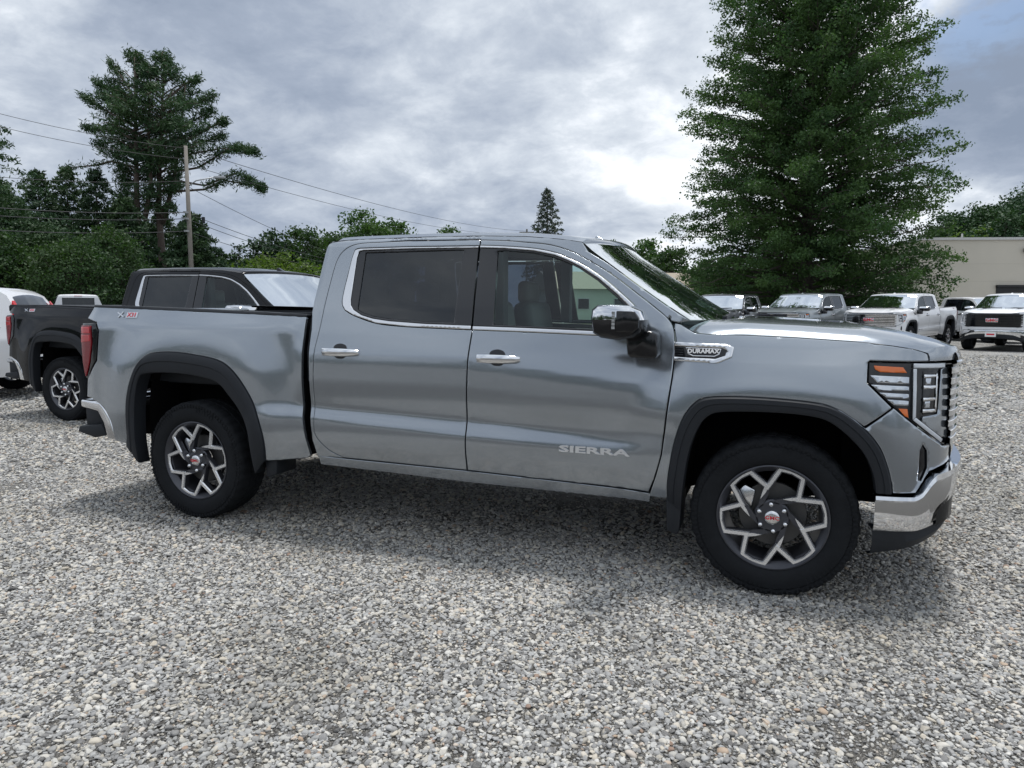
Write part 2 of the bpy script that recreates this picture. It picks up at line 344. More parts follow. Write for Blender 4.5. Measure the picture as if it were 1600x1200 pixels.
def sheet(name, P, mt, parent, side=-1, out=0., holes=(), gap=.0021, flange=.022, step=.032, roll=.0022, srf=BODY, half=1.0, crown=None):
    """a sheet panel: outline P (x,z), lying on the side surface, with rolled edges and a folded-in flange"""
    P = resample(offs(P, gap), .03); H = [resample(offs(h[::-1], gap), .03) for h in holes]     # holes are CW, so inward = away from the hole
    loops = [P]+H; rings = [offs(L, .006) for L in loops]
    rings = [R[(segdist(R, L) > .0045)] for R, L in zip(rings, loops)]
    rings = [R[inside(R, P)] if len(R) else R for R in rings]
    x0, z0 = P.min(0); x1, z1 = P.max(0); g = []
    k = 0; z = z0
    while z < z1:
        xs = np.arange(x0+(k % 2)*step/2, x1, step); g.append(np.stack([xs, np.full(len(xs), z)], 1)); z += step*.866; k += 1
    g = np.vstack(g); ok = inside(g, P)
    for L in loops: ok &= segdist(g, L) > step*.5
    for h in H: ok &= ~inside(g, h)
    ex = [g[ok]]+[R for R in rings if len(R)]
    V, F = cdt(loops, np.vstack(ex)); c = V[F].mean(1); ok = inside(c, P)
    for h in H: ok &= ~inside(c, h)
    F = F[ok]; used = np.unique(F); mp = -np.ones(len(V), int); mp[used] = np.arange(len(used)); V = V[used]; F = mp[F]
    y = bil(srf.T, V[:, 0], V[:, 1])-out; nx = bil(srf.dx, V[:, 0], V[:, 1]); nz = bil(srf.dz, V[:, 0], V[:, 1])
    if crown is not None:
        y = y-crown*np.clip(np.minimum.reduce([segdist(V, L) for L in loops])/.03, 0, 1)
    nrm = np.stack([nx, -np.ones(len(V)), nz], 1); nrm /= np.linalg.norm(nrm, axis=1)[:, None]
    # boundary roll
    cnt = {}
    for t in F:
        for i in range(3):
            e = (t[i], t[(i+1) % 3]); cnt[e] = 1
    bnd = [e for e in cnt if (e[1], e[0]) not in cnt]
    tilt = np.zeros((len(V), 3)); isb = np.zeros(len(V), bool)
    for a, b in bnd:
        d = V[b]-V[a]; n2 = np.array([d[1], 0, -d[0]])/(np.hypot(*d)+1e-9)      # outward in (x,z) for CCW triangles
        for q in (a, b): tilt[q] += n2; isb[q] = True
    y = y+np.where(isb, roll, 0)
    tl = np.linalg.norm(tilt, axis=1)[:, None]; tilt = np.divide(tilt, tl, out=np.zeros_like(tilt), where=tl > 0)
    nb = nrm+tilt*.75; nb /= np.linalg.norm(nb, axis=1)[:, None]; nrm = np.where(isb[:, None], nb, nrm)
    VV = np.stack([V[:, 0], y-half, V[:, 1]], 1); faces = [tuple(t) for t in F]; norms = [nrm[i] for i in range(len(V))]; nv = len(V)
    VV = list(VV)
    if flange:
        ids = {}
        for a, b in bnd:
            for q in (a, b):
                if q not in ids:
                    ids[q] = nv; VV.append(VV[q].copy()); norms.append(tilt[q]+1e-6); w_ = VV[q].copy(); w_[1] += flange; VV.append(w_); norms.append(tilt[q]+1e-6); nv += 2
        for a, b in bnd: faces.append((ids[b], ids[a], ids[a]+1, ids[b]+1))
    VV = np.array(VV); norms = np.array(norms)
    # triangle (x,z) CCW has normal -y when seen from -y ... order check
    if side > 0: VV[:, 1] *= -1; norms[:, 1] *= -1; faces = [f[::-1] for f in faces]
    me = bpy.data.meshes.new(name); me.from_pydata(VV.tolist(), [], [tuple(int(i) for i in f) for f in faces]); me.materials.append(mt); me.shade_smooth()
    me.normals_split_custom_set_from_vertices([tuple(n) for n in norms/np.maximum(np.linalg.norm(norms, axis=1)[:, None], 1e-9)])
    return link(bpy.data.objects.new(name, me), parent)
def sheets(name, P, mt, parent, **k):
    return [sheet(name, P, mt, parent, side=s, **k) for s in (-1, 1)]
def tframe(x, z, side=-1, out=.004, half=1.0):        # matrix placing flat lettering on the side, reading correctly
    n = np.array([bil(SDX, x, z), -1, bil(SDZ, x, z)]); n /= np.linalg.norm(n); y = S(x, z)-half-out
    ex = Vector((1, 0, 0)); nv = Vector(n)
    if side > 0: nv.y *= -1; y = -y; ex = Vector((-1, 0, 0))
    ex = (ex-nv*ex.dot(nv)).normalized(); ez = nv.cross(ex).normalized(); M = Matrix((ex, ez, nv)).transposed().to_4x4(); M.translation = Vector((x, y, z)); return M
def front_path(off=0., start=0., n=40):
    P = _fs; t = np.gradient(P, axis=0); nn = np.stack([-t[:, 1], t[:, 0]], 1); nn /= np.linalg.norm(nn, axis=1)[:, None]; Q = P+nn*off
    d = np.r_[0, np.cumsum(np.hypot(*np.diff(Q, axis=0).T))]; u = np.linspace(start, 1, n)*d[-1]
    H = np.stack([np.interp(u, d, Q[:, 0]), np.interp(u, d, Q[:, 1])], 1); H[-1, 1] = 0
    full = np.vstack([np.stack([H[:, 0], -H[:, 1]], 1), np.stack([H[::-1][1:, 0], H[::-1][1:, 1]], 1)]); s = np.r_[np.linspace(start, 1, n), np.linspace(1, start, n)[1:]]
    return full, s
def wrap(name, mt, parent, top, bot, off0=0., prof=((0, 0), (.25, .012), (.5, .016), (.8, .010), (1, 0)), start=0., back=.05, n=40):
    """band wrapped round the nose. top/bot: functions of path fraction; prof: (height fraction, extra outward offset)"""
    G = []
    fr = [(-.0, -back)]+[(h, o) for h, o in prof]+[(1.0, -back)]
    for h, o in fr:
        Q, s = front_path(off0+o, start, n); row = []
        for (x, y), u in zip(Q, s): zb, zt = bot(u), top(u); row.append((x, y, zb+(zt-zb)*h))
        G.append(row)
    return MB().grid(G, True).build(name, mt, parent, auto=35)
def itp(*a):
    xs = [p[0] for p in a]; zs = [p[1] for p in a]; return lambda u: float(np.interp(u, xs, zs))

# ------------------------------------------------------------------ wheel
def lathe(prof, n=72, mod=None):
    V = []; F = []; k = len(prof)
    for i in range(n):
        a = 2*PI*i/n
        for j, (r, y) in enumerate(prof):
            rr = r+(mod(i, j) if mod else 0); V.append((rr*math.cos(a), y, rr*math.sin(a)))
    for i in range(n):
        for j in range(k-1): q = (i+1) % n; F.append((i*k+j, i*k+j+1, q*k+j+1, q*k+j))
    return V, F
def band(pts, wd):                                    # closed centre line -> left and right offset loops
    P = np.array(pts, float); L = offs(P, wd/2); R = offs(P, -wd/2); return L, R
def make_wheel(parent, loc, rz):
    w_ = empty_child = bpy.data.objects.new('wheel', bpy.data.meshes.new('wheel')); 
    b = MB(); b.add(*lathe([(.262, .020), (.271, .0), (.273, -.004), (.266, -.006), (.252, .012), (.236, .03), (.228, .075), (.226, .20), (.262, .235)], 72))
    # hub and dark spokes
    b.add(*lathe([(.0, .018), (.078, .018), (.088, .026), (.09, .06), (.0, .06)], 36))
    o = math.radians(40); ctr = []
    for k in range(6):
        a = o+k*PI/3
        for r, d in ((.157, 0), (.2535, 17), (.257, 30), (.2535, 43)): t = a+math.radians(d); ctr.append((r*math.cos(t), r*math.sin(t)))
    for wd, y0, y1, depth in ((.031, .014, .017, .05),):
        L, R = band(ctr, wd); n = len(ctr); base = len(b.V)
        for loop, yy in ((L, y0), (R, y0), (R, depth), (L, depth)): b.V += [(p[0], yy, p[1]) for p in loop]
        for i in range(n):
            j = (i+1) % n
            for q in range(4): s0 = base+q*n; s1 = base+((q+1) % 4)*n; b.F.append((s0+i, s0+j, s1+j, s1+i))
    for k in range(6):
        a = o+k*PI/3
        def pl(r, d): t = a+math.radians(d); return (r*math.cos(t), r*math.sin(t))
        poly = [pl(.165, -5), pl(.168, 6), pl(.125, 18), pl(.080, 58), pl(.072, 30), pl(.115, 2)]
        b.prism(poly, lambda x, z: (x, .018, z), lambda x, z: (x, .052, z))
    me = bpy.data.meshes.new('wheel'); me.from_pydata(b.V, [], b.F); me.materials.append(DARKAL); me.shade_smooth(); me.set_sharp_from_angle(angle=math.radians(30)); w_.data = me
    link(w_, parent); w_.location = loc; w_.rotation_euler = (0, 0, rz)
    # machined face
    f = MB(); L, R = band(ctr, .0165); L2, R2 = band(ctr, .0255); n = len(ctr)
    for loop, yy in ((L2, .0135), (L, .006), (R, .006), (R2, .0135)): f.V += [(p[0], yy, p[1]) for p in loop]
    for i in range(n):
        j = (i+1) % n
        for q in range(3): f.F.append((q*n+i, q*n+j, (q+1)*n+j, (q+1)*n+i))
    for k in range(6):
        a = o+k*PI/3
        def pl(r, d): t = a+math.radians(d); return (r*math.cos(t), r*math.sin(t))
        f.prism([pl(.164, -3.5), pl(.166, 4), pl(.135, 13), pl(.108, 24), pl(.128, 7)], lambda x, z: (x, .009, z), lambda x, z: (x, .017, z))
    f.build('machined_face', MACH, w_, auto=25)
    # tyre with lugs
    prof = [(.240, .225), (.275, .262), (.330, .270), (.375, .258), (.398, .240), (.408, .215), (.411, .16), (.411, .155), (.402, .153), (.402, .145), (.411, .143), (.411, .09), (.402, .088), (.402, .08), (.411, .078), (.411, .02), (.406, .0), (.397, -.012), (.385, -.017), (.372, -.014), (.366, -.0185), (.340, -.022), (.310, -.020), (.285, -.010), (.277, -.002), (.268, .006)]
    def tm(i, j):
        if j in (3, 4, 5): return -.007 if (i % 4) == 0 else 0
        if j in (15, 16, 17, 18, 19): return -.006 if (i % 5) < 2 else 0
        if 6 <= j <= 14: return -.006 if ((i+j) % 5) == 0 else 0
        return 0
    V, F = lathe(prof, 180, tm); mesh('tyre', V, F, RUBBER, w_, auto=28)
    rb_ = MB()                                        # raised ribs round the sidewall
    for k in range(96):
        if k % 16 in (0, 1, 2, 3, 4, 5, 6): t = 2*PI*k/96; rb_.box((.352*math.cos(t), -.0215, .352*math.sin(t)), (.026, .004, .009), Matrix.Rotation(-t, 3, 'Y'))
        t = 2*PI*(k+.5)/96; rb_.box((.382*math.cos(t), -.0175, .382*math.sin(t)), (.022, .006, .010), Matrix.Rotation(-t, 3, 'Y'))
    rb_.build('sidewall_ribs', RUBBER, w_)['kind'] = 'stuff'
    c = MB(); c.add(*lathe([(0, -.010), (.022, -.0095), (.034, -.006), (.038, 0), (.039, .02)], 36)); c.build('centre_cap', SATIN, w_, smooth=True)
    text('cap_lettering', 'GMC', .026, REDP, w_, Matrix.Translation((0, -.0105, 0)) @ Matrix.Rotation(PI/2, 4, 'X'), depth=.0006, bold=.0006, sx=1.2)
    lug = None
    for k in range(6):
        t = math.radians(96)+k*PI/3; rr = .0695
        if lug is None:
            q = MB(); q.add(*lathe([(0, -.012), (.007, -.011), (.0125, -.004), (.0135, .002), (.0135, .02)], 14)); lg = q.build('lug_nut', CHROME, w_, smooth=True); lug = lg
        else: lg = link(bpy.data.objects.new('lug_nut', lug.data), w_)
        lg.location = (rr*math.cos(t), 0, rr*math.sin(t))
    d = MB(); d.add(*lathe([(.07, .085), (.165, .085), (.167, .09), (.167, .11), (.07, .11)], 48)); d.build('brake_disc', STEEL, w_, auto=30)
    cal = MB().prism([(-.175, .02), (-.10, .03), (-.085, .12), (-.14, .145), (-.185, .10)], lambda x, z: (x, .06, z), lambda x, z: (x, .13, z)); bevelled(cal.build('brake_caliper', SATIN, w_), .008)
    return w_

# ------------------------------------------------------------------ the pickup
def make_pickup(loc, rz, label, group):
    T = empty('pickup_truck', loc, rz, label, 'pickup truck', group)
    # ---- outlines (x, z) measured on the side of the vehicle
    rcut = ['c', (1.173, .513), (1.076, .560), (.995, .650), (.984, .764), (.984, .990), (.992, 1.192), (1.007, 1.325), (1.015, 1.49), (1.024, 1.615), (1.042, 1.765), (1.090, 1.837), (1.181, 1.872), (1.35, 1.878)]
    topr = [(1.525, 1.880), (2.032, 1.872)]
    # rear door: concave round the window opening, open to the pillar
    bx = lambda z: float(np.interp(z, [.5, .72, .93, 1.19, 1.35, 1.87], [2.030, 2.040, 2.043, 2.052, 2.062, 2.032]))
    belt_r = ['c', (2.05, 1.338), (1.634, 1.350), (1.413, 1.368), (1.243, 1.415), (1.173, 1.447)]
    bow_r = ['c', (1.173, 1.447), (1.146, 1.48), (1.138, 1.52), (1.140, 1.60), (1.145, 1.659), (1.152, 1.76), (1.160, 1.815), (1.172, 1.835), (1.204, 1.842)]
    rear_door = outline([(bx(.52), .503), (1.30, .512)], rcut, topr+[(bx(1.87), 1.872), (bx(1.84), 1.836)], [(1.535, 1.843)], bow_r[:1]+bow_r[1:][::-1], belt_r[:1]+belt_r[1:][::-1], [(bx(1.338), 1.338), (bx(1.19), 1.19), (bx(.93), .93), (bx(.72), .72)])
    sheets('rear_door', rear_door, PAINT, T)
    ftop = ['c', (2.039, 1.872), (2.20, 1.862), (2.319, 1.850), (2.430, 1.838), (2.511, 1.822), (2.60, 1.793), (2.679, 1.756), (2.856, 1.655), (3.028, 1.533), (3.139, 1.451), (3.185, 1.412), (3.215, 1.366), (3.227, 1.286), (3.226, 1.20), (3.222, 1.106), (3.205, .941), (3.190, .80), (3.179, .695), (3.150, .58), (3.114, .479)]
    fch = ['c', (2.039, 1.838), (2.202, 1.828), (2.384, 1.810), (2.517, 1.782), (2.60, 1.750), (2.685, 1.712), (2.804, 1.640), (2.922, 1.549), (3.000, 1.482), (3.030, 1.445), (3.035, 1.39)]
    belt_f = [(3.02, 1.314), (2.804, 1.319), (2.40, 1.331), (2.064, 1.3385)]
    front_door = outline([(bx(.52)+.004, .503), (bx(.72)+.004, .72), (bx(.93)+.004, .93), (bx(1.19)+.004, 1.19), (bx(1.338)+.004, 1.338)], belt_f[::-1], fch[:1]+fch[1:][::-1], [(bx(1.84)+.004, 1.838), (2.036, 1.872)], ftop, [(2.632, .489)])
    sheets('front_door', front_door, PAINT, T)
    # chrome window surrounds
    cin_r = [(2.052, 1.362), (1.751, 1.369), (1.50, 1.383), (1.385, 1.397), (1.30, 1.418), (1.238, 1.450), (1.212, 1.48), (1.204, 1.515), (1.198, 1.66), (1.193, 1.78), (1.201, 1.822), (1.23, 1.829), (1.60, 1.831), (2.026, 1.823)]
    chr_r = outline([(2.054, 1.340), (1.634, 1.352), (1.413, 1.370), (1.243, 1.417), (1.175, 1.449)], ['c', (1.150, 1.48), (1.142, 1.52), (1.144, 1.60), (1.149, 1.659), (1.155, 1.76), (1.164, 1.815), (1.174, 1.833), (1.206, 1.840)], [(1.535, 1.841), (2.030, 1.834)], cin_r[::-1])
    sheets('window_chrome', chr_r, SATIN, T, out=.005, gap=.001, roll=.003, flange=.012, step=.02)
    cin_f = [(2.064, 1.360), (2.40, 1.353), (2.804, 1.341), (3.005, 1.336), (3.010, 1.39), (3.004, 1.435), (2.975, 1.474), (2.903, 1.540), (2.788, 1.630), (2.674, 1.700), (2.595, 1.738), (2.512, 1.770), (2.381, 1.798), (2.202, 1.816), (2.039, 1.825)]
    chr_f = outline(belt_f[::-1], [(3.025, 1.317), (3.033, 1.385)], fch[:1]+fch[1:][::-1], cin_f[::-1])
    sheets('window_chrome', chr_f, SATIN, T, out=.005, gap=.001, roll=.003, flange=.012, step=.02)
    gr = [(1.247, 1.812), (1.932, 1.814), (1.937, 1.378), (1.751, 1.381), (1.50, 1.395), (1.385, 1.410), (1.30, 1.432), (1.262, 1.452)]
    gf = [(2.155, 1.800), (2.202, 1.803), (2.381, 1.786), (2.509, 1.757), (2.590, 1.726), (2.668, 1.689), (2.780, 1.619), (2.870, 1.548), (2.95, 1.482), (2.955, 1.351), (2.804, 1.353), (2.40, 1.364), (2.190, 1.369)]
    sheets('pillar_trim', outline(cin_r), APPL, T, out=-.004, gap=.0, holes=[outline(gr)], roll=0, step=.03)
    sheets('pillar_trim', outline(cin_f), APPL, T, out=-.004, gap=.0, holes=[outline(gf)], roll=0, step=.03)
    for s in (-1, 1):
        o = sheet('rear_side_window', outline(gr), GTINT, T, side=s, out=-.010, gap=-.002, roll=0, flange=0, step=.06); o['label'] = 'dark tinted rear side window'
        sheet('front_side_window', outline(gf), GCLEAR, T, side=s, out=-.010, gap=-.002, roll=0, flange=0, step=.06)
    # cab frame behind and above the doors
    wsh = [(2.668, 1.842), (2.709, 1.785), (2.832, 1.713), (3.024, 1.580), (3.169, 1.483), (3.300, 1.402)]
    cabout = [(3.200, 1.400), (3.191, 1.424)]+[tuple(p) for p in spl(ftop[1:12], 5)[::-1]]
    cab_side = outline([(.975, .500), (.955, .80), (.952, 1.10), (.949, 1.324), (.931, 1.435), (.932, 1.525), (.942, 1.70), (.952, 1.836)], ['c', (.952, 1.836), (.958, 1.868), (.975, 1.893)], [(1.2, 1.904), (1.624, 1.906), (1.987, 1.902), (2.326, 1.887), (2.55, 1.862)], wsh, [(3.24, 1.392)],
        cabout, [(2.032, 1.876), (1.525, 1.884)], rcut[:1]+rcut[1:][::-1])
    sheets('cab_frame', cab_side, PAINT, T, gap=.001, step=.026)
    sill = outline([(.985, .449), (1.6, .434), (2.03, .421), (3.118, .416), (3.125, .472), (2.632, .486), (2.03, .500), (1.173, .509), (.985, .511)])
    sheets('sill_panel', sill, PAINT, T, out=.008, roll=.010, flange=.08)
    # bed side
    aro = [(-.621, .487), (-.592, .577), (-.576, .792), (-.555, .885), (-.525, .964), (-.456, 1.073), (-.344, 1.138), (-.154, 1.156), (.071, 1.140), (.254, 1.110), (.359, 1.055), (.452, .958), (.542, .820), (.600, .656), (.605, .54), (.589, .452)]
    ari = [(-.505, .353), (-.505, .60), (-.495, .796), (-.455, .953), (-.397, 1.000), (-.163, 1.013), (.060, 1.001), (.240, .964), (.336, .880), (.421, .784), (.490, .649), (.505, .515), (.505, .36)]
    bed = outline([(.589, .452), (.90, .490)], ['c', (.925, .505), (.918, .60), (.898, .80), (.894, 1.0), (.899, 1.222), (.902, 1.300), (.897, 1.405)], [(.45, 1.421), (.030, 1.434), (-.5, 1.449), (-1.0, 1.461), (-1.045, 1.377), (-.911, 1.352), (-.876, 1.294), (-.900, 1.075), (-1.030, .930), (-1.050, .800), (-.977, .792), (-.829, .733), (-.755, .628), (-.743, .495), (-.640, .487)], ['c']+aro)
    sheets('bed_side', bed, PAINT, T, step=.03)
    for s in (-1, 1):
        sheet('bed_rail', outline([(.897, 1.403), (.45, 1.419), (.030, 1.432), (-.5, 1.447), (-1.0, 1.459), (-1.0, 1.475), (-.5, 1.466), (.03, 1.451), (.45, 1.437), (.897, 1.421)]), TRIM, T, side=s, gap=0, out=.002, roll=.003, flange=.10)
    # fender
    fo = [(3.215, .454), (3.217, .54), (3.228, .636), (3.250, .771), (3.289, .895), (3.341, .975), (3.403, 1.012), (3.547, 1.024), (3.747, 1.022), (3.939, 1.008), (4.034, .976), (4.130, .907), (4.209, .813), (4.250, .715), (4.268, .65), (4.276, .590)]
    fi = [(3.290, .40), (3.299, .525), (3.324, .712), (3.365, .843), (3.416, .918), (3.498, .945), (3.749, .954), (3.942, .938), (4.039, .886), (4.136, .789), (4.184, .694), (4.200, .63), (4.207, .588)]
    hz = lambda x: float(np.interp(x, [3.185, 3.25, 3.33, 3.42, 3.58, 3.815, 4.108, 4.25, 4.34, 4.40, 4.45, 4.50, 4.54], [1.396, 1.384, 1.340, 1.334, 1.334, 1.326, 1.310, 1.294, 1.280, 1.262, 1.245, 1.225, 1.212]))
    hedge = [(x, hz(x)) for x in (3.222, 3.25, 3.33, 3.42, 3.58, 3.7, 3.815, 3.95, 4.108, 4.25, 4.34, 4.40)]
    fender = outline([(3.118, .452), (3.122, .479), (3.155, .58), (3.184, .695), (3.195, .80), (3.210, .941), (3.227, 1.106), (3.231, 1.20), (3.232, 1.286), (3.220, 1.366)], hedge, [(4.418, 1.256), (4.424, 1.219), (4.335, 1.218), (4.20, 1.2195), (4.155, 1.220), (4.146, 1.214), (4.144, 1.17), (4.144, 1.114), (4.252, 1.006), (4.253, .998)], [(4.139, .908)], ['c']+fo[:11][::-1])
    sheets('front_fender', fender, PAINT, T, step=.03)
    cover = outline([(4.146, .902), (4.256, .995), (4.262, 1.002), (4.354, .925), (4.44, .858), (4.52, .800), (4.575, .790), (4.575, .712), (4.50, .703), (4.445, .690), (4.425, .660), (4.385, .590), (4.280, .592)], ['c']+fo[9:15][::-1])
    vent = outline([(4.392, .800), (4.404, .825), (4.424, .795), (4.430, .710), (4.406, .650), (4.392, .655)])
    for s in (-1, 1):
        sheet('bumper_cover', cover, PAINT, T, side=s, step=.02, holes=[vent])
        v = sheet('air_vent', vent, GLOSSB, T, side=s, out=-.012, gap=0, roll=0, flange=0)
    # arch trims and liners
    for o_, i_, xc in ((aro, ari, 0.), (fo, fi, 3.745)):
        oo = spl(o_, 4); ii = spl(i_, 4); m_ = 64
        def rs(P): d = np.r_[0, np.cumsum(np.hypot(*np.diff(P, axis=0).T))]; u = np.linspace(0, d[-1], m_); return np.stack([np.interp(u, d, P[:, 0]), np.interp(u, d, P[:, 1])], 1)
        oo, ii = rs(oo), rs(ii)
        for s in (-1, 1):
            G = []
            for h, o2 in ((0., -.03), (0., .006), (.10, .017), (.42, .020), (.46, .014), (.80, .016), (.97, .010), (1., -.002), (1., -.09)):
                row = []
                for a, b in zip(oo, ii):
                    p = a+(b-a)*h; row.append((p[0], s*(1-float(S(a[0], a[1]))+o2), p[1]))
                G.append(row)
            MB().grid(G, s < 0).build('wheel_arch_trim', TRIM, T, auto=40)
            G = []
            for yy in (.90, .52):
                G.append([(p[0]+(0 if yy > .8 else 0), s*yy, p[1]+.02) for p in ii])
            b_ = MB().grid(G, False); b_.prism([(p[0], p[1]+.02) for p in ii], lambda x, z: (x, s*.52, z), lambda x, z: (x, s*.50, z)); b_.build('wheel_well', UNDER, T)
    # mud flaps
    for s in (-1, 1):
        f_ = MB().prism([(3.207, .47), (3.295, .50), (3.285, .30), (3.275, .262), (3.215, .275)], lambda x, z: (x, s*.99, z), lambda x, z: (x, s*.80, z)); bevelled(f_.build('mud_flap', TRIM, T), .012)
        f_ = MB().prism([(.56, .46), (.66, .46), (.655, .36), (.57, .33)], lambda x, z: (x, s*.97, z), lambda x, z: (x, s*.76, z)); bevelled(f_.build('mud_flap', TRIM, T), .012)
    # underbody and inner black structure
    u = MB(); u.box((1.75, 0, .52), (5.2, 1.0, .20)); u.box((2.05, 0, .53), (1.9, 1.70, .08)); u.box((-.82, 0, .62), (.36, 1.5, .22)); u.box((2.0, .45, .40), (2.2, .10, .14)); u.box((2.0, -.45, .40), (2.2, .10, .14))
    u.box((.915, 0, .95), (.03, 1.84, .86)); u.tube([(0, -.72, .405), (0, .72, .405)], .06); u.tube([(3.745, -.72, .405), (3.745, .72, .405)], .05); u.add(*[[(x, y*1, z+.405) for x, y, z in lathe([(0, -.15), (.14, -.1), (.16, 0), (.14, .1), (0, .15)], 16)[0]], lathe([(0, -.15), (.14, -.1), (.16, 0), (.14, .1), (0, .15)], 16)[1]])
    for s in (-1, 1): u.box((.74, s*.90, .75), (.30, .10, .5)); u.box((2.08, s*.86, .90), (2.1, .02, .8)); u.box((-.82, s*.86, .80), (.3, .05, .5))
    u.box((4.25, 0, .70), (.35, 1.3, .5)); pass
    u.build('chassis', UNDER, T)
    # bed interior, tailgate
    b = MB(); b.box((-.08, 0, .93), (1.98, 1.5, .04))
    for s in (-1, 1): b.box((-.08, s*.80, 1.18), (1.98, .06, .50)); b.box((-.07, s*.85, 1.405), (1.96, .06, .05))
    b.box((.89, 0, 1.18), (.05, 1.56, .50)); b.build('bed_liner', TRIM, T)
    tg = MB().prism([(-1.085, .82), (-1.075, .80), (-1.03, .80), (-1.03, 1.44), (-1.06, 1.455), (-1.105, 1.44), (-1.10, 1.38), (-1.085, 1.34), (-1.075, 1.10)], lambda x, z: (x, -.80, z), lambda x, z: (x, .80, z)); tg = bevelled(tg.build('tailgate', PAINT, T), .012)
    MB().box((-1.10, 0, 1.30), (.015, .3, .05)).build('handle', TRIM, tg)
    for s in (-1, 1):
        tl = sheet('tail_light', outline([(-1.100, 1.300), (-1.095, 1.341), (-.915, 1.347), (-.884, 1.294), (-.906, 1.078), (-1.027, .936), (-1.048, .945), (-1.080, 1.068), (-1.10, 1.200)]), GLOSSB, T, side=s, out=.002, gap=.001, flange=.16)
        o = sheet('red_lens', outline([(-1.104, 1.30), (-1.10, 1.325), (-.955, 1.325), (-.945, 1.20), (-.975, 1.06), (-1.03, .955), (-1.048, .955), (-1.084, 1.068), (-1.106, 1.200)]), REDD, tl, side=s, out=.010, gap=0, flange=.12, roll=.004)
        sheet('red_lens', outline([(-1.100, 1.27), (-1.098, 1.315), (-.97, 1.315), (-.962, 1.272)]), REDLIT, tl, side=s, out=.0125, gap=0, flange=.005)
        sheet('red_lens', outline([(-1.104, 1.20), (-1.103, 1.258), (-.962, 1.258), (-.958, 1.215)]), REDL, tl, side=s, out=.0125, gap=0, flange=.005)
    # rear bumper
    rb = MB()
    for s in (-1, 1):
        rb.prism([(-1.185, .765), (-.90, .765), (-.862, .738), (-.80, .660), (-.752, .497), (-.835, .497), (-.868, .620), (-.915, .700), (-1.185, .712)], lambda x, z: (x, s*(.985-.35*max(0, -.95-x)), z), lambda x, z: (x, s*.86, z))
    rb.box((-1.165, 0, .735), (.05, 1.78, .06)); rb.box((-1.155, 0, .62), (.04, 1.30, .22)); bevelled(rb.build('rear_bumper', CHROME, T), .012, 3)
    for s in (-1, 1): st = MB(); st.prism([(-1.17, .53), (-1.15, .575), (-.92, .60), (-.88, .52), (-1.0, .495)], lambda x, z: (x, s*.955, z), lambda x, z: (x, s*.70, z)); st.box((-1.02, s*.80, .64), (.22, .22, .16)); bevelled(st.build('bumper_step', TRIM, T), .01)
    # roof
    ed = lambda x: float(np.interp(x, [.95, .975, 1.05, 1.2, 1.624, 1.987, 2.326, 2.55, 2.668], [1.870, 1.893, 1.901, 1.904, 1.906, 1.902, 1.887, 1.862, 1.842]))
    xf = lambda v: 2.668+.105*(1-abs(v)**2.3); G = []
    for v in np.linspace(-1, 1, 33):
        row = []
        for t in np.linspace(0, 1, 30):
            x = .965+t*(xf(v)-.965); xe = .965+t*(2.668-.965); e = ed(xe); yl = 1-float(S(xe, e-.002))
            rib = 0
            crown = .020*sst(1.0, .93, abs(v))+.024*(1-v*v)
            crown *= sst(0, .04, t); row.append((x, v*yl, e+crown+rib))
        row.append((x+.010, v*yl, min(e+crown-.006, 1.842+(1-abs(v)**2.3)*.022+.004))); row.append((x+.006, v*yl, 1.842+(1-abs(v)**2.3)*.022-.012))
        G.append(row)
    MB().grid(G, True).build('roof', PAINT, T, smooth=True)
    fin = MB().prism([(2.55, 1.885), (2.72, 1.865), (2.68, 1.885), (2.575, 1.945), (2.558, 1.945)], lambda x, z: (x, -.02-(.0 if z > 1.93 else .018), z), lambda x, z: (x, .02+(.0 if z > 1.93 else .018), z)); fin = bevelled(fin.build('antenna_fin', PAINT, T), .005)
    for k in range(3): MB().box((2.60-abs(k-1)*.02, (k-1)*.22, 1.905), (.06, .05, .014)).build('roof_lamp', AMBER, T) if False else None
    MB().box((.958, 0, 1.878), (.012, .30, .022)).build('brake_light', REDL, T)
    # rear cab wall with window
    def back(y, z): return (float(np.interp(z, [1.0, 1.43, 1.53, 1.84, 1.90], [.945, .933, .936, .952, .975])), y, z)
    def yb(z): return 1-float(S(.96, z))-.002
    r_ = MB()
    zs = [1.0, 1.2, 1.35, 1.45, 1.52, 1.6, 1.75, 1.82, 1.88]
    G = [[back(-yb(z), z) for z in zs], [back(-.62, z) for z in zs]]; r_.grid(G, True); G = [[back(.62, z) for z in zs], [back(yb(z), z) for z in zs]]; r_.grid(G, True)
    r_.grid([[back(y, z) for z in zs[:4]] for y in (-.62, .62)], True); r_.grid([[back(y, z) for z in (1.80, 1.90)] for y in (-.62, .62)], True); r_.build('cab_rear_panel', PAINT, T)
    MB().grid([[back(y, z) for z in (1.45, 1.62, 1.80)] for y in (-.62, -.2, .2, .62)], True).build('rear_window', GTINT, T)
    # windshield
    wl = np.array([(2.668, 1.842), (2.735, 1.785), (2.84, 1.712), (3.024, 1.583), (3.169, 1.486), (3.300, 1.405)]); d = np.r_[0, np.cumsum(np.hypot(*np.diff(wl, axis=0).T))]; d /= d[-1]
    G = []
    for v in np.linspace(-1, 1, 41):
        row = []
        for t in np.linspace(0, 1, 20):
            x = float(np.interp(t, d, wl[:, 0])); z = float(np.interp(t, d, wl[:, 1])); yl = 1-float(S(min(x, 3.2) if t > .8 else x, z))-.012; bow = 1-abs(v)**2.3
            row.append((x+bow*(.105+.085*t), v*yl, z+bow*(.022-.025*t)+.002))
        G.append(row)
    MB().grid(G, True).build('windshield', GSHIELD, T, smooth=True)
    # black frit band and header under the glass edge
    fr = MB()
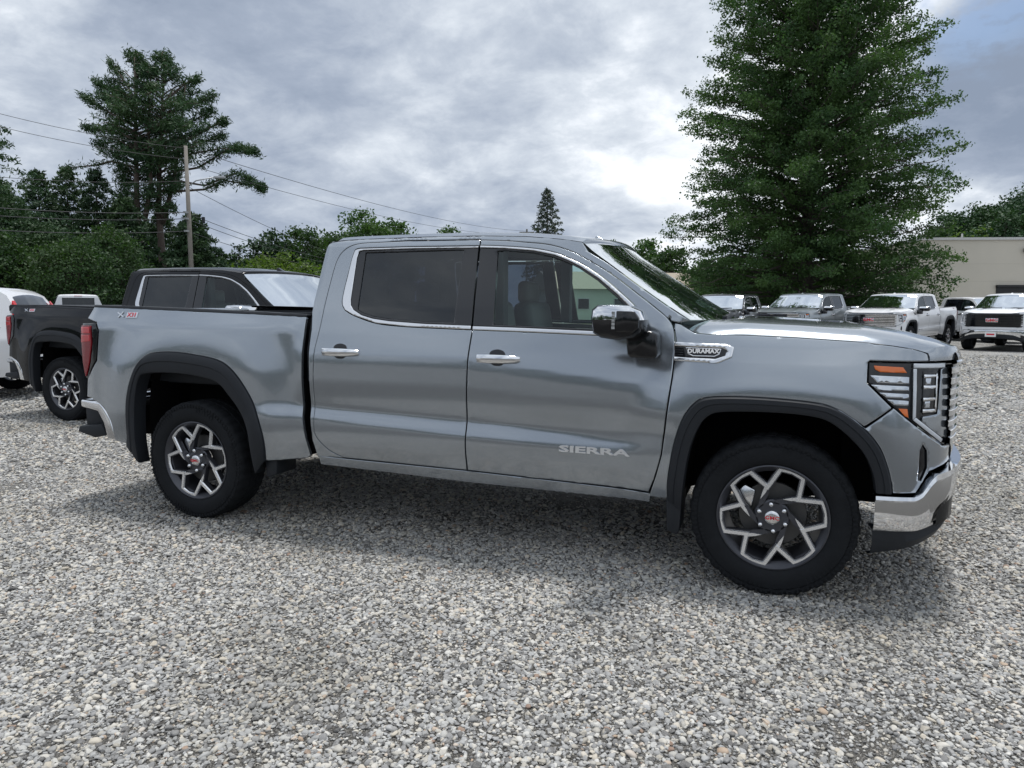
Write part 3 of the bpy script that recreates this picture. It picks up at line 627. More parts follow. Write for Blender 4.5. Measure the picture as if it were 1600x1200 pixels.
    fr.grid([[Vector(g[i])-Vector((.004, 0, .006)) for i in (18, 19)] for g in G], True); fr.build('windshield_border', APPL, T, smooth=True)
    mir = MB().box((2.86, 0, 1.70), (.03, .24, .07)); mir.box((2.86, 0, 1.75), (.02, .04, .06)); bevelled(mir.build('rear_view_mirror', TRIM, T), .008)
    # hood
    ztab = ([3.2, 3.40, 3.57, 3.82, 4.13, 4.35, 4.46, 4.53, 4.60, 4.66, 4.70], [1.388, 1.406, 1.414, 1.405, 1.387, 1.354, 1.325, 1.298, 1.272, 1.246, 1.23])
    lat = ([0, .40, .47, .60, .66, .76, .84, .90, .95, .985, 1.0], [.0, .0, -.010, -.012, .0, -.001, -.012, -.024, -.042, -.062, -.078])
    xn = lambda u: float(np.interp(-(u*.905+.032), -_fs[:, 1], _fs[:, 0]))
    G = []
    us = np.linspace(-1, 1, 101)
    for uu in us:
        u_ = abs(uu); row = []; x0 = 3.50-.24*u_**2.2
        for t in np.linspace(0, 1, 56):
            x = x0+t*(xn(u_)-x0); zt_ = float(np.interp(x, *ztab)); la = float(np.interp(u_, *lat))
            la = la*(1-.15*sst(.85, 1, t)) if la < 0 else la*(1-sst(.9, 1, t))
            z = zt_+la; yl = 1-float(S(min(x, 4.40), hz(min(x, 4.40))))
            if u_ > .995: z = hz(x)+.0005
            row.append((x, uu*yl, z))
        lo = 1.2225+.028*sst(.80, .74, u_); row.append((row[-1][0]+.008, row[-1][1], (row[-1][2]+lo)/2)); row.append((row[-1][0]+.001, row[-1][1], lo)); row.append((row[-1][0]-.05, row[-1][1], lo-.002))
        G.append(row)
    MB().grid(G, True).build('hood', PAINT, T, auto=50)
    # cowl and wipers
    G = [[(3.40-.26*(abs(v)**2), v*.90, 1.355-.02*abs(v)), (3.56-.22*(abs(v)**2), v*.90, 1.372-.03*abs(v))] for v in np.linspace(-1, 1, 17)]
    MB().grid(G, True).build('cowl_panel', TRIM, T, smooth=True)
    for y0, y1 in ((-.70, -.05), (.0, .62)):
        wp = MB().tube([(3.45, y0+.05, 1.40), (3.47, (y0+y1)/2, 1.435), (3.44, y1, 1.45)], [.012, .009, .006], 6); wp.box((3.455, (y0+y1)/2+.02, 1.415), (.025, abs(y1-y0)*.95, .02)); wp.build('wiper', TRIM, T)
    # headlights
    for s in (-1, 1):
        hl = sheet('headlight', outline([(4.149, 1.214), (4.150, 1.117), (4.258, 1.009), (4.351, .932), (4.44, .862), (4.520, .806), (4.556, .83), (4.556, 1.212), (4.44, 1.214)]), GLOSSB, T, side=s, out=-.016, gap=.001, roll=0, flange=.04, step=.02)
        sheet('amber_lens', outline([(4.172, 1.198), (4.30, 1.192), (4.318, 1.166), (4.20, 1.168), (4.178, 1.180)]), AMBER, hl, side=s, out=-.010, gap=0, flange=.01)
        sheet('amber_lens', outline([(4.285, .998), (4.325, .996), (4.332, .955), (4.315, .962)]), AMBER, hl, side=s, out=-.010, gap=0, flange=.01)
        for z0, z1, xa, xb in ((1.152, 1.118, 4.158, 4.33), (1.108, 1.085, 4.162, 4.33), (1.072, 1.050, 4.20, 4.33), (1.040, 1.015, 4.235, 4.33)):
            sheet('reflector', outline([(xa, z0), (xb, z0-.006), (xb, z1-.004), (xa+.03, z1)]), LENS, hl, side=s, out=-.009, gap=0, flange=.015, roll=.004, step=.02)
        # daytime running tube: top bar, upright, slanting foot
        for poly in ([(4.345, 1.211), (4.50, 1.208), (4.50, 1.186), (4.345, 1.190)], [(4.345, 1.186), (4.360, 1.186), (4.364, .960), (4.350, .945)], [(4.352, .944), (4.364, .956), (4.510, .838), (4.500, .824)]):
            sheet('running_light', outline(poly), DRL, hl, side=s, out=.001, gap=0, flange=.02, roll=.004, step=.02)
        pj = sheet('projector_lamp', outline([(4.392, 1.172), (4.466, 1.172), (4.466, .968), (4.400, .968), (4.392, .985)]), GLOSSB, hl, side=s, out=-.010, gap=0, flange=.02, roll=.003, step=.015)
        for z0 in (1.150, 1.098, 1.040, .985): sheet('reflector', outline([(4.396, z0+.008), (4.458, z0+.006), (4.458, z0-.006), (4.396, z0-.008)]), CHROME, pj, side=s, out=-.003, gap=0, flange=.02, roll=.003, step=.015)
        sheet('reflector', outline([(4.455, 1.160), (4.464, 1.160), (4.464, .978), (4.455, .978)]), CHROME, pj, side=s, out=-.002, gap=0, flange=.02, roll=.003, step=.015)
        sheet('reflector', outline([(4.405, 1.140), (4.430, 1.140), (4.430, 1.110), (4.405, 1.110)]), LENS, pj, side=s, out=-.005, gap=0, flange=.01, roll=.005, step=.012)
        sheet('reflector', outline([(4.405, 1.030), (4.430, 1.030), (4.430, .998), (4.405, .998)]), LENS, pj, side=s, out=-.005, gap=0, flange=.01, roll=.005, step=.012)
        sheet('lamp_bezel', outline([(4.478, 1.180), (4.554, 1.198), (4.554, .830), (4.500, .850), (4.392, .935), (4.398, .958), (4.470, .965)]), PAINT, hl, side=s, out=-.003, gap=0, flange=.015, step=.02)
    # painted nose below the grille, grille
    t0 = .50
    pf = lambda xx: float(np.interp(xx, _fs[:, 0], np.r_[0, np.cumsum(np.hypot(*np.diff(_fs, axis=0).T))])/np.sum(np.hypot(*np.diff(_fs, axis=0).T)))
    wrap('nose_panel', PAINT, T, itp((0, .790), (1, .800)), itp((0, .711), (1, .72)), .0, ((0, 0), (.3, .004), (.7, .004), (1, -.002)), start=pf(4.574), back=.03)
    g0 = pf(4.538)
    wrap('grille_surround', CHROME, T, itp((0, 1.222), (1, 1.218)), itp((0, 1.206), (1, 1.202)), .0, ((0, .020), (.5, .024), (1, .020)), start=g0, back=.04)
    wrap('grille_visor', GLOSSB, T, itp((0, 1.262), (1, 1.248)), itp((0, 1.221), (1, 1.217)), .0, ((0, .014), (.4, .012), (.8, .006), (1, .0)), start=pf(4.56), back=.04)
    gb = wrap('grille_backing', GLOSSB, T, itp((0, 1.20), (1, 1.20)), itp((0, .81), (1, .81)), .004, ((0, 0), (1, 0)), start=g0, back=.03)
    for k, z in enumerate((1.170, 1.118, 1.066, 1.014, .962, .910, .860, .822)):
        wrap('grille_bar', CHROME, T, itp((0, z+.019), (1, z+.019)), itp((0, z-.015), (1, z-.015)), .0, ((0, .007), (.12, .014), (.88, .015), (1, .008)), start=g0-(.035 if z > .9 else .0), back=.03, n=24)
    eb = MB().box((4.668, 0, 1.02), (.03, .36, .13)); eb = bevelled(eb.build('grille_emblem', SATIN, T), .008); 
    text('lettering', 'GMC', .135, REDP, eb, Matrix.Translation((4.685, 0, 1.02)) @ Matrix.Rotation(PI/2, 4, 'Z') @ Matrix.Rotation(PI/2, 4, 'X'), depth=.006, bold=.004, sx=1.15)
    # front bumper: chrome shell, black lower part
    topf = itp((0, .578), (pf(4.365), .578), (pf(4.392), .590), (pf(4.432), .655), (pf(4.455), .680), (pf(4.57), .702), (1, .712)); botf = itp((0, .402), (.16, .406), (.27, .432), (.36, .475), (.50, .540), (.7, .565), (1, .57))
    fb = wrap('front_bumper', CHROME, T, topf, botf, .018, ((0, .0), (.10, .012), (.55, .018), (.84, .014), (.90, .027), (1, .023)), start=.0, back=.05, n=60)
    wrap('lower_bumper', TRIM, T, itp((0, .406), (.16, .410), (.27, .438), (.36, .482), (.50, .546), (.7, .572), (1, .577)), itp((0, .262), (.12, .295), (.25, .335), (.5, .40), (1, .42)), .010, ((0, -.06), (.12, -.02), (.5, .005), (1, 0)), start=.0, back=.10, n=60)
    for s in (-1, 1):
        fg = MB(); Q, ss = front_path(.030, 0, 60); Q = Q[:60]; row0 = []; row1 = []
        for (x, y), u_ in zip(Q, ss[:60]):
            if .235 <= u_ <= .36: row0.append((x, -s*y if s > 0 else y, float(np.interp(u_, [.235, .36], [.425, .462])))); row1.append((x, -s*y if s > 0 else y, float(np.interp(u_, [.235, .26, .36], [.48, .52, .56]))))
        fg.grid([row0, row1], s < 0); fg.grid([[Vector(p)+Vector((.012, 0, 0)) for p in row0], [Vector(p)+Vector((.012, 0, 0)) for p in row1]], s < 0); fg.build('fog_lamp', GLOSSB, T)
    # door handles
    for s in (-1, 1):
        for x0 in (1.186, 2.238):
            z0 = 1.190 if x0 < 2 else 1.178
            cup = sheet('handle_recess', outline(['c', (x0-.055, z0+.008), (x0-.045, z0+.040), (x0-.005, z0+.052), (x0+.035, z0+.040), (x0+.05, z0+.008)], ['c', (x0+.05, z0-.012), (x0+.03, z0-.036), (x0, z0-.042), (x0-.03, z0-.036), (x0-.055, z0-.012)]), GLOSSB, T, side=s, out=.0015, gap=0, flange=0, roll=0, step=.012)
            pts = [(x0-.130, .010, .012), (x0-.118, .030, .024), (x0-.05, .044, .025), (x0+.04, .046, .024), (x0+.112, .034, .021), (x0+.138, .014, .014)]
            V = []; F = []
            for i, (x, o_, h) in enumerate(pts):
                yb_ = 1-float(S(x, z0))
                for k in range(10): a = 2*PI*k/10; V.append((x, s*(yb_+o_-.012+.012*math.cos(a)), z0+h*math.sin(a)))
            for i in range(len(pts)-1):
                for k in range(10): F.append((i*10+k, i*10+(k+1) % 10, (i+1)*10+(k+1) % 10, (i+1)*10+k))
            F.append(tuple(range(10))); F.append(tuple(range(50, 60))); mesh('door_handle', V, F, CHROME, T, auto=50)
    # mirrors
    for s in (-1, 1):
        F_ = lambda p, sc_: p
        shell = MB(); sec = []
        # head: sections along y (outward); profile in x-z
        top = [(2.845, 1.41), (2.850, 1.462), (2.878, 1.484), (2.95, 1.486), (3.045, 1.478), (3.095, 1.452), (3.112, 1.41)]
        low = [(3.112, 1.41), (3.105, 1.355), (3.07, 1.322), (2.99, 1.304), (2.90, 1.316), (2.858, 1.34), (2.845, 1.41)]
        def loft(prof, nm, mt_, extra=0):
            q = MB(); G = []
            for yy, k in ((1.00, .80), (1.03, .93), (1.10, 1.0), (1.20, 1.0), (1.255, .96), (1.278, .86), (1.286, .60)):
                G.append([(2.965+(x-2.965)*k, s*yy, 1.41+(z-1.41)*k) for x, z in prof])
            q.grid(G, s > 0); c = (2.965, s*1.286, 1.41); b0 = len(q.V); q.V.append(c); last = len(G)-1; nn = len(prof)
            for i in range(nn-1): q.F.append((last*nn+i, last*nn+i+1, b0))
            return q.build(nm, mt_, mirr, auto=45)
        arm = MB().prism([(2.995, 1.335), (3.12, 1.352), (3.155, 1.335), (3.160, 1.225), (3.145, 1.208), (3.02, 1.212), (3.005, 1.230)], lambda x, z: (x, s*1.10, z), lambda x, z: (x, s*.955, z)); mirr = bevelled(arm.build('door_mirror', GLOSSB, T), .012, 3)
        loft([(x, z) for x, z in top], 'mirror_cap', CHROME); loft(low, 'mirror_housing', GLOSSB)
        pn = MB().prism([(2.985, 1.350), (2.985, 1.455), (3.075, 1.452), (3.098, 1.42), (3.095, 1.370), (3.07, 1.348)], lambda x, z: (x, s*1.294, z), lambda x, z: (x, s*1.24, z)); bevelled(pn.build('mirror_end_panel', GLOSSB, mirr), .006)
        iq = MB()
        for k in range(5): iq.box((2.972, s*1.290, 1.372+k*.018), (.016, .014, .014))
        iq.build('turn_signal', LENS, mirr)
    # fender badge
    for s in (-1, 1):
        bf = sheet('fender_badge', outline([(3.226, 1.292), (3.490, 1.284), (3.528, 1.272), (3.520, 1.222), (3.452, 1.190), (3.228, 1.196)]), SATIN, T, side=s, out=.008, gap=0, flange=.01, roll=.003, step=.02, holes=[outline([(3.229, 1.272), (3.470, 1.266), (3.494, 1.256), (3.488, 1.228), (3.440, 1.210), (3.229, 1.214)])])
        bb = sheet('badge_insert', outline([(3.229, 1.272), (3.470, 1.266), (3.494, 1.256), (3.488, 1.228), (3.440, 1.210), (3.229, 1.214)]), GLOSSB, bf, side=s, out=.002, gap=0, flange=0, roll=0, step=.02)
        for z in (1.262, 1.250, 1.238, 1.226): sheet('badge_rib', outline([(3.232, z-.003), (3.275, z-.003), (3.275, z+.003), (3.232, z+.003)]), TRIM, bf, side=s, out=.006, gap=0, flange=.004, roll=0)
        sheet('badge_ring', outline([(3.286, 1.266), (3.300, 1.232), (3.325, 1.221), (3.435, 1.221), (3.458, 1.232), (3.466, 1.262)]), SATIN, bf, side=s, out=.007, gap=0, flange=.004, roll=.001, step=.02, holes=[outline([(3.292, 1.262), (3.304, 1.236), (3.327, 1.2255), (3.433, 1.2255), (3.454, 1.236), (3.461, 1.258)])])
        text('lettering', 'DURAMAX', .031, WHITEP, bf, tframe(3.377, 1.247, s, .007), depth=.001, bold=.0012, sx=1.05)
        # door name
        text('door_lettering', 'SIERRA', .050, SILV, T, tframe(2.81, .686, s, .004), depth=.004, bold=.0016, sx=2.55)
        # bed badge
        bx_ = tframe(-.575 if s < 0 else -.60, 1.405, s, .004)
        q = MB().box((0, 0, 0), (.105, .042, .005)); q.V = [tuple(bx_ @ Vector(v)) for v in q.V]; bg_ = q.build('bed_badge', SATIN, T)
        text('lettering', 'X31', .044, REDP, bg_, bx_ @ Matrix.Translation((0, 0, .004)), depth=.001, bold=.0004, sx=1.15)
        bx2 = tframe(-.685 if s < 0 else -.49, 1.408, s, .004); q = MB(); q.box((0, 0, 0), (.055, .009, .004), Matrix.Rotation(.9, 3, 'Z')); q.box((0, 0, .001), (.075, .009, .004), Matrix.Rotation(-.45, 3, 'Z')); q.V = [tuple(bx2 @ Vector(v)) for v in q.V]; q.build('bed_badge', SATIN, T)
    # cabin interior
    def seat(x, y, w2, nm='seat'):
        q = MB(); q.box((x, y, .90), (.52, w2, .16)); q.box((x-.27, y, 1.20), (.14, w2, .62), Matrix.Rotation(-.16, 3, 'Y')); sq = bevelled(q.build(nm, SEAT, T), .05, 3)
        for hy in ([0] if w2 < .8 else [-.42, 0, .42]): bevelled(MB().box((x-.345, y+hy, 1.58), (.10, .27, .17)).build('headrest', SEAT, sq), .04, 3)
    seat(2.28, -.42, .54); seat(2.28, .42, .54); seat(1.42, 0, 1.35)
    q = MB(); q.box((2.05, 0, .72), (2.15, 1.66, .06)); q.box((2.4, 0, .90), (.9, .24, .30)); q.box((3.10, 0, 1.16), (.42, 1.60, .26)); q.box((2.95, .0, 1.20), (.14, .40, .22))
    bevelled(q.build('dashboard', INTER, T), .03, 2)
    q = MB(); ring = [(2.78+.05*math.cos(a), .42+.185*math.sin(a), 1.22+.175*math.cos(a)) for a in np.linspace(0, 2*PI, 25)]; ring = [(2.80-.08*math.cos(a), .42+.185*math.sin(a), 1.24+.17*math.cos(a)) for a in np.linspace(0, 2*PI, 25)]
    q.tube(ring, .016, 6, False); q.box((2.83, .42, 1.23), (.05, .14, .10)); q.tube([(2.83, .42, 1.22), (3.0, .42, 1.14)], .03); q.build('steering_wheel', INTER, T, smooth=True)
    for s in (-1, 1):
        q = MB(); q.box((2.15, s*.72, 1.60), (.07, .08, .50)); q.box((2.2, s*.90, 1.10), (2.0, .04, .46)); q.build('door_lining', INTER, T)
    MB().grid([[(x, v*.70, float(np.interp(x, [1.0, 1.6, 2.66], [1.86, 1.875, 1.83]))) for x in (1.0, 1.6, 2.3, 2.66)] for v in (-1, 0, 1)], False).build('headliner', mat('headliner_cloth', (.30, .30, .29), .9), T)
    # wheels
    w0 = make_wheel(T, (0, -1.0, .410), 0)
    for x, s in ((3.745, -1), (0, 1), (3.745, 1)):
        c = w0.copy(); link(c, T); c.location = (x, s*1.0, .410); c.rotation_euler = (0, 0, 0 if s < 0 else PI)
        for ch in list(w0.children): d_ = ch.copy(); link(d_, c)
    return T
def clone(root, loc, rz, label, pnt=None, scale=1.0, group=None, skip=(), swap={}):
    def rec(o, par):
        if any(o.name.split('.')[0] == s for s in skip): return None
        c = o.copy(); COL.objects.link(c); c.parent = par
        if c.type == 'MESH' and c.data.materials:
            mn = c.data.materials[0].name; nm = pnt if mn == 'paint_steel_blue' and pnt is not None else swap.get(o.name.split('.')[0])
            if nm is not None: c.material_slots[0].link = 'OBJECT'; c.material_slots[0].material = nm
        for ch in list(o.children): rec(ch, c)
        return c
    r = rec(root, None); r.location = loc; r.rotation_euler = (0, 0, rz); r.scale = (scale,)*3; r['label'] = label
    return r

GROUP = 'pickup trucks parked on the gravel lot'
hero = make_pickup((0, 1.0, 0), 0, 'large steel blue grey crew cab pickup filling the foreground, seen from its side', GROUP)
bk = clone(hero, (-4.735, 3.683, 0), math.radians(-.1), 'black crew cab pickup with dark bed cover parked just behind the blue grey one', PBLACK)
q = MB(); G = []
for v in np.linspace(-1, 1, 9): G.append([(x, v*.905, z) for x, z in ((-1.06, 1.455), (-1.03, 1.478), (-.2, 1.472), (.45, 1.458), (.90, 1.445))])
q.grid(G, True); G2 = [[(p[0], p[1], p[2]-.035) for p in (g[0], g[-1])] for g in G]
q.grid([[(x, s_*.905, z-d) for x, z in ((-1.06, 1.455), (-1.03, 1.478), (-.2, 1.472), (.45, 1.458), (.90, 1.445))] for s_, d in ((-1, 0), (-1, .05))]); q.grid([[(-1.06, v*.905, 1.455-d) for v in (-1, 1)] for d in (0, .06)])
q.build('bed_cover', TRIM, bk)
R = math.radians
W1 = clone(hero, (8.85, 27.9, 0), R(-117.6), 'white crew cab pickup with chrome grille facing the camera, beneath the big tree', PWHITE, 1.03)
W3 = clone(hero, (5.66, 27.2, 0), R(-116), 'grey crew cab pickup facing the camera, left of the white one with chrome grille', PGREY, 1.03)
W2 = clone(hero, (12.72, 28.8, 0), R(-118), 'white pickup with black grille and front plate at the right edge', PWHITE, 1.03, swap={'grille_bar': GLOSSB, 'grille_surround': GLOSSB, 'front_bumper': CHROME})
clone(hero, (2.46, 24.9, 0), R(-104), 'charcoal pickup mostly hidden behind the blue grey windshield', PDARK)
clone(hero, (10.9, 35.0, 0), R(-60), 'white pickup in the second row, seen between the two white front ones', PWHITE)
pl_ = MB().box((4.712, .0, .56), (.012, .31, .16)).build('number_plate', WHITEP, W2); MB().box((4.719, 0, .56), (.003, .22, .05)).build('plate_print', REDP, pl_)
for tk in (W1, W2, W3):
    for y_, z_ in ((-.52, 1.70), (.50, 1.52)): o_ = MB().grid([[(3.035-(z_-1.56)*1.42+dx, y_+dy, z_+dz) for dy in (-.07, .07)] for dx, dz in ((0, 0), (-.095, .07))]).build('window_sticker', WHITEP, tk)
#@@REST
# ------------------------------------------------------------------ ground
def unG(px, py, Z=0.):
    d = CF+CR*((px-800)/FPX)-CU*((py-600)/FPX); t = (Z-CAMP[2])/d.z; return Vector(CAMP)+d*t
def col(px, dist, z=0.):                              # ground spot at a forward distance along a column of the picture
    p = Vector(CAMP)+(CF+CR*((px-800)/FPX))*dist; return Vector((p.x, p.y, z))
CFH = Vector((CF.x, CF.y, 0)).normalized()
def ray_at(px, py, dist):                             # point of the picture ray on the upright plane at that distance
    d = CF+CR*((px-800)/FPX)-CU*((py-600)/FPX); return Vector(CAMP)+d*(dist*CF.dot(CFH)/d.dot(CFH))
def hgt(py, px, dist): return ray_at(px, py, dist).z
STOPS = [(0, (.05, .052, .058)), (.09, (.11, .11, .115)), (.20, (.20, .205, .215)), (.36, (.28, .285, .29)), (.52, (.36, .37, .385)), (.66, (.45, .455, .45)), (.75, (.34, .315, .27)), (.83, (.56, .56, .545)), (.91, (.50, .45, .37)), (.968, (.62, .62, .61)), (.988, (.42, .31, .22)), (.993, (.20, .11, .08)), (1, (.30, .24, .18))]
def stone_shader(n, fac, vec, b):
    c = n.ramp(fac, STOPS); return n.mix(n.math('MULTIPLY', n.noise(vec, 60, 4, .6), .5), c, n.mix(.5, c, (.12, .12, .12)))
g = bpy.data.materials.new('gravel_ground'); g.use_nodes = True; n = NT(g.node_tree); b = g.node_tree.nodes['Principled BSDF']
tcx = n.n('ShaderNodeTexCoord').outputs['Object']
geo = n.n('ShaderNodeNewGeometry'); pos = geo.outputs['Position']
warp = n.vmath('ADD', pos, None); nzv = n.n('ShaderNodeTexNoise'); nzv.inputs['Scale'].default_value = 30; n.l(pos, nzv.inputs['Vector'])
sc1 = n.n('ShaderNodeVectorMath', operation='SCALE'); n.l(nzv.outputs['Color'], sc1.inputs[0]); sc1.inputs['Scale'].default_value = .012; n.l(sc1.outputs[0], warp.inputs[1])
vo = n.n('ShaderNodeTexVoronoi'); vo.inputs['Scale'].default_value = 40; n.l(warp.outputs[0], vo.inputs['Vector'])
ve = n.n('ShaderNodeTexVoronoi', feature='F1'); ve.inputs['Scale'].default_value = 85; n.l(warp.outputs[0], ve.inputs['Vector'])
sepc = n.n('ShaderNodeSeparateColor'); n.l(vo.outputs['Color'], sepc.inputs[0]); sepc2 = n.n('ShaderNodeSeparateColor'); n.l(ve.outputs['Color'], sepc2.inputs[0])
c1 = n.ramp(sepc.outputs[0], STOPS); c2 = n.ramp(sepc2.outputs[0], STOPS)
c = n.mix(n.ramp(n.noise(pos, 5, 4, .6), [(.42, 0), (.6, 1)]), c1, c2)
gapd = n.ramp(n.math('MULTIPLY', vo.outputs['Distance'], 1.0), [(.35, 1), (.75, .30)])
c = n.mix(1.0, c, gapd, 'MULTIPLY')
pn = n.noise(pos, .45, 6, .6, .4)
patch = n.ramp(pn, [(.42, (.78, .77, .75)), (.60, (1.12, 1.12, 1.12))])
c = n.mix(1.0, c, patch, 'MULTIPLY'); c = n.mix(1.0, c, (1.22, 1.225, 1.22), 'MULTIPLY')
# close to the camera the loose stones are real; below them lies fine packed grit
dist = n.vmath('DISTANCE', pos, (CAMP[0], CAMP[1], 0)).outputs['Value']
near = n.n('ShaderNodeMapRange', interpolation_type='SMOOTHSTEP'); n.l(dist, near.inputs[0]); near.inputs[1].default_value = 5; near.inputs[2].default_value = 12
grit = n.n('ShaderNodeTexVoronoi'); grit.inputs['Scale'].default_value = 260; n.l(pos, grit.inputs['Vector']); sg = n.n('ShaderNodeSeparateColor'); n.l(grit.outputs['Color'], sg.inputs[0])
cg = n.ramp(sg.outputs[0], [(0, (.035, .033, .030)), (.5, (.10, .096, .088)), (.85, (.19, .18, .165)), (1, (.33, .32, .30))])
cg = n.mix(1.0, cg, n.ramp(n.noise(pos, 9, 5, .6), [(.3, .7), (.7, 1.1)]), 'MULTIPLY')
n.l(n.mix(near.outputs[0], cg, c), b.inputs['Base Color']); b.inputs['Roughness'].default_value = .85; b.inputs['Specular IOR Level'].default_value = .25
bp = n.n('ShaderNodeBump'); bp.inputs['Strength'].default_value = .9; bp.inputs['Distance'].default_value = .012
hb = n.math('SUBTRACT', 1.0, vo.outputs['Distance']); n.l(n.math('ADD', hb, n.math('MULTIPLY', grit.outputs['Distance'], -.3)), bp.inputs['Height']); n.l(bp.outputs[0], b.inputs['Normal'])
V = []; ang = np.linspace(0, 2*PI, 97)[:-1]; rad = [0, 3, 6, 10, 16, 26, 45, 90, 200, 600, 1600]
V.append((0, 10, 0))
for r in rad[1:]:
    for a in ang: V.append((r*math.cos(a), 10+r*math.sin(a), 0))
F = [(0, 1+i, 1+(i+1) % 96) for i in range(96)]
for k in range(len(rad)-2):
    for i in range(96): j = (i+1) % 96; a0 = 1+k*96; a1 = a0+96; F.append((a0+i, a1+i, a1+j, a0+j))
tag(mesh('gravel_lot', V, F, g), kind='structure')
GRASS = mat('rough_grass', (.055, .085, .025), .9, var=.45, vscale=2.5, bump=.6, bscale=12)
q = MB(); p0 = [col(px, d) for px, d in ((-900, 46), (-300, 42), (100, 37), (500, 46), (900, 62), (1250, 36), (1500, 41), (1500, 75), (900, 160), (-900, 120))]
q.add([(p.x, p.y, .012) for p in p0], [tuple(range(len(p0)))]); tag(q.build('grass_verge', GRASS), kind='structure')

# loose stones, real geometry instanced on points
def stone_points():
    P = []; S_ = []
    for r0, r1, dens, sz, hw in ((1.7, 4.5, 8200, .0074, .86), (4.5, 7.5, 5000, .0086, .78), (7.5, 12., 2100, .011, .74), (12., 19., 420, .018, .72), (19., 27., 110, .022, .70)):
        area = hw*(r1*r1-r0*r0); k = int(area*dens); r = np.sqrt(RNG.uniform(r0*r0, r1*r1, k)); a = RNG.uniform(-hw, hw, k)+YAW
        x = CAMP[0]+r*np.sin(a); y = CAMP[1]+r*np.cos(a); P.append(np.stack([x, y], 1)); S_.append(sz*np.exp(RNG.normal(0, .34, k)).clip(.45, 2.3))
    P = np.vstack(P); S_ = np.concatenate(S_)
    # worn patches of packed grit where fewer and smaller stones lie
    f = np.zeros(len(P))
    for fx, fy, ph, am in ((.9, .35, 1.2, 1), (-.5, 1.1, 4.0, .8), (1.9, -1.3, 2.2, .55), (3.1, 2.2, .4, .35), (-4.3, 3.9, 1.7, .3), (7.1, -5.2, .9, .22), (9.3, 8.8, 3.1, .18)): f += am*np.sin(P[:, 0]*fx+P[:, 1]*fy+ph)
    c0 = unG(380, 1190); f += -3.2*np.exp(-((P[:, 0]-c0.x)**2+(P[:, 1]-c0.y)**2)/.16)
    prob = np.where(f < -1.2, np.clip(1.0+(f+1.2)*.75, .15, 1), 1.0); ok = RNG.uniform(size=len(P)) < prob; S_ *= np.where(f < -1.6, np.clip(1+(f+1.6)*.35, .5, 1), 1.0)
    hid = (P[:, 1] > .55) & (P[:, 1] < 1.9) & (P[:, 0] > -.6) & (P[:, 0] < 3.9)
    return P[ok], S_[ok]
SP, SS = stone_points()
sm = bpy.data.materials.new('pebble'); sm.use_nodes = True; n = NT(sm.node_tree); b = sm.node_tree.nodes['Principled BSDF']
at = n.n('ShaderNodeAttribute', attribute_type='INSTANCER', attribute_name='tone'); tcx = n.n('ShaderNodeTexCoord').outputs['Object']
c = n.ramp(at.outputs['Fac'], STOPS); c = n.mix(n.ramp(n.noise(tcx, 3.0, 6, .7), [(.35, 0), (.75, .6)]), c, n.mix(.55, c, (.62, .60, .56)))
c = n.mix(1.0, c, (.90, .89, .865), 'MULTIPLY')
pz = n.n('ShaderNodeNewGeometry').outputs['Position']; c = n.mix(1.0, c, n.ramp(n.noise(pz, .55, 6, .62, .5), [(.34, (.74, .73, .70)), (.50, (1.0, 1.0, 1.0)), (.7, (1.10, 1.10, 1.10))]), 'MULTIPLY')
n.l(c, b.inputs['Base Color']); b.inputs['Roughness'].default_value = .72; b.inputs['Specular IOR Level'].default_value = .35
me = bpy.data.meshes.new('gravel_stones'); me.vertices.add(len(SP)); me.vertices.foreach_set('co', np.stack([SP[:, 0], SP[:, 1], SS*.25], 1).astype(np.float32).ravel())
a_ = me.attributes.new('size', 'FLOAT', 'POINT'); a_.data.foreach_set('value', SS.astype(np.float32)); me.materials.append(sm); me.update()
gs = link(bpy.data.objects.new('gravel_stones', me)); tag(gs, 'loose grey and tan pebbles covering the lot', 'gravel', kind='stuff')
ng = bpy.data.node_groups.new('gravel_stones', 'GeometryNodeTree'); ng.interface.new_socket('Geometry', in_out='INPUT', socket_type='NodeSocketGeometry'); ng.interface.new_socket('Geometry', in_out='OUTPUT', socket_type='NodeSocketGeometry')
nn = ng.nodes; L = ng.links; gi = nn.new('NodeGroupInput'); go = nn.new('NodeGroupOutput')
g2i = nn.new('GeometryNodeGeometryToInstance')
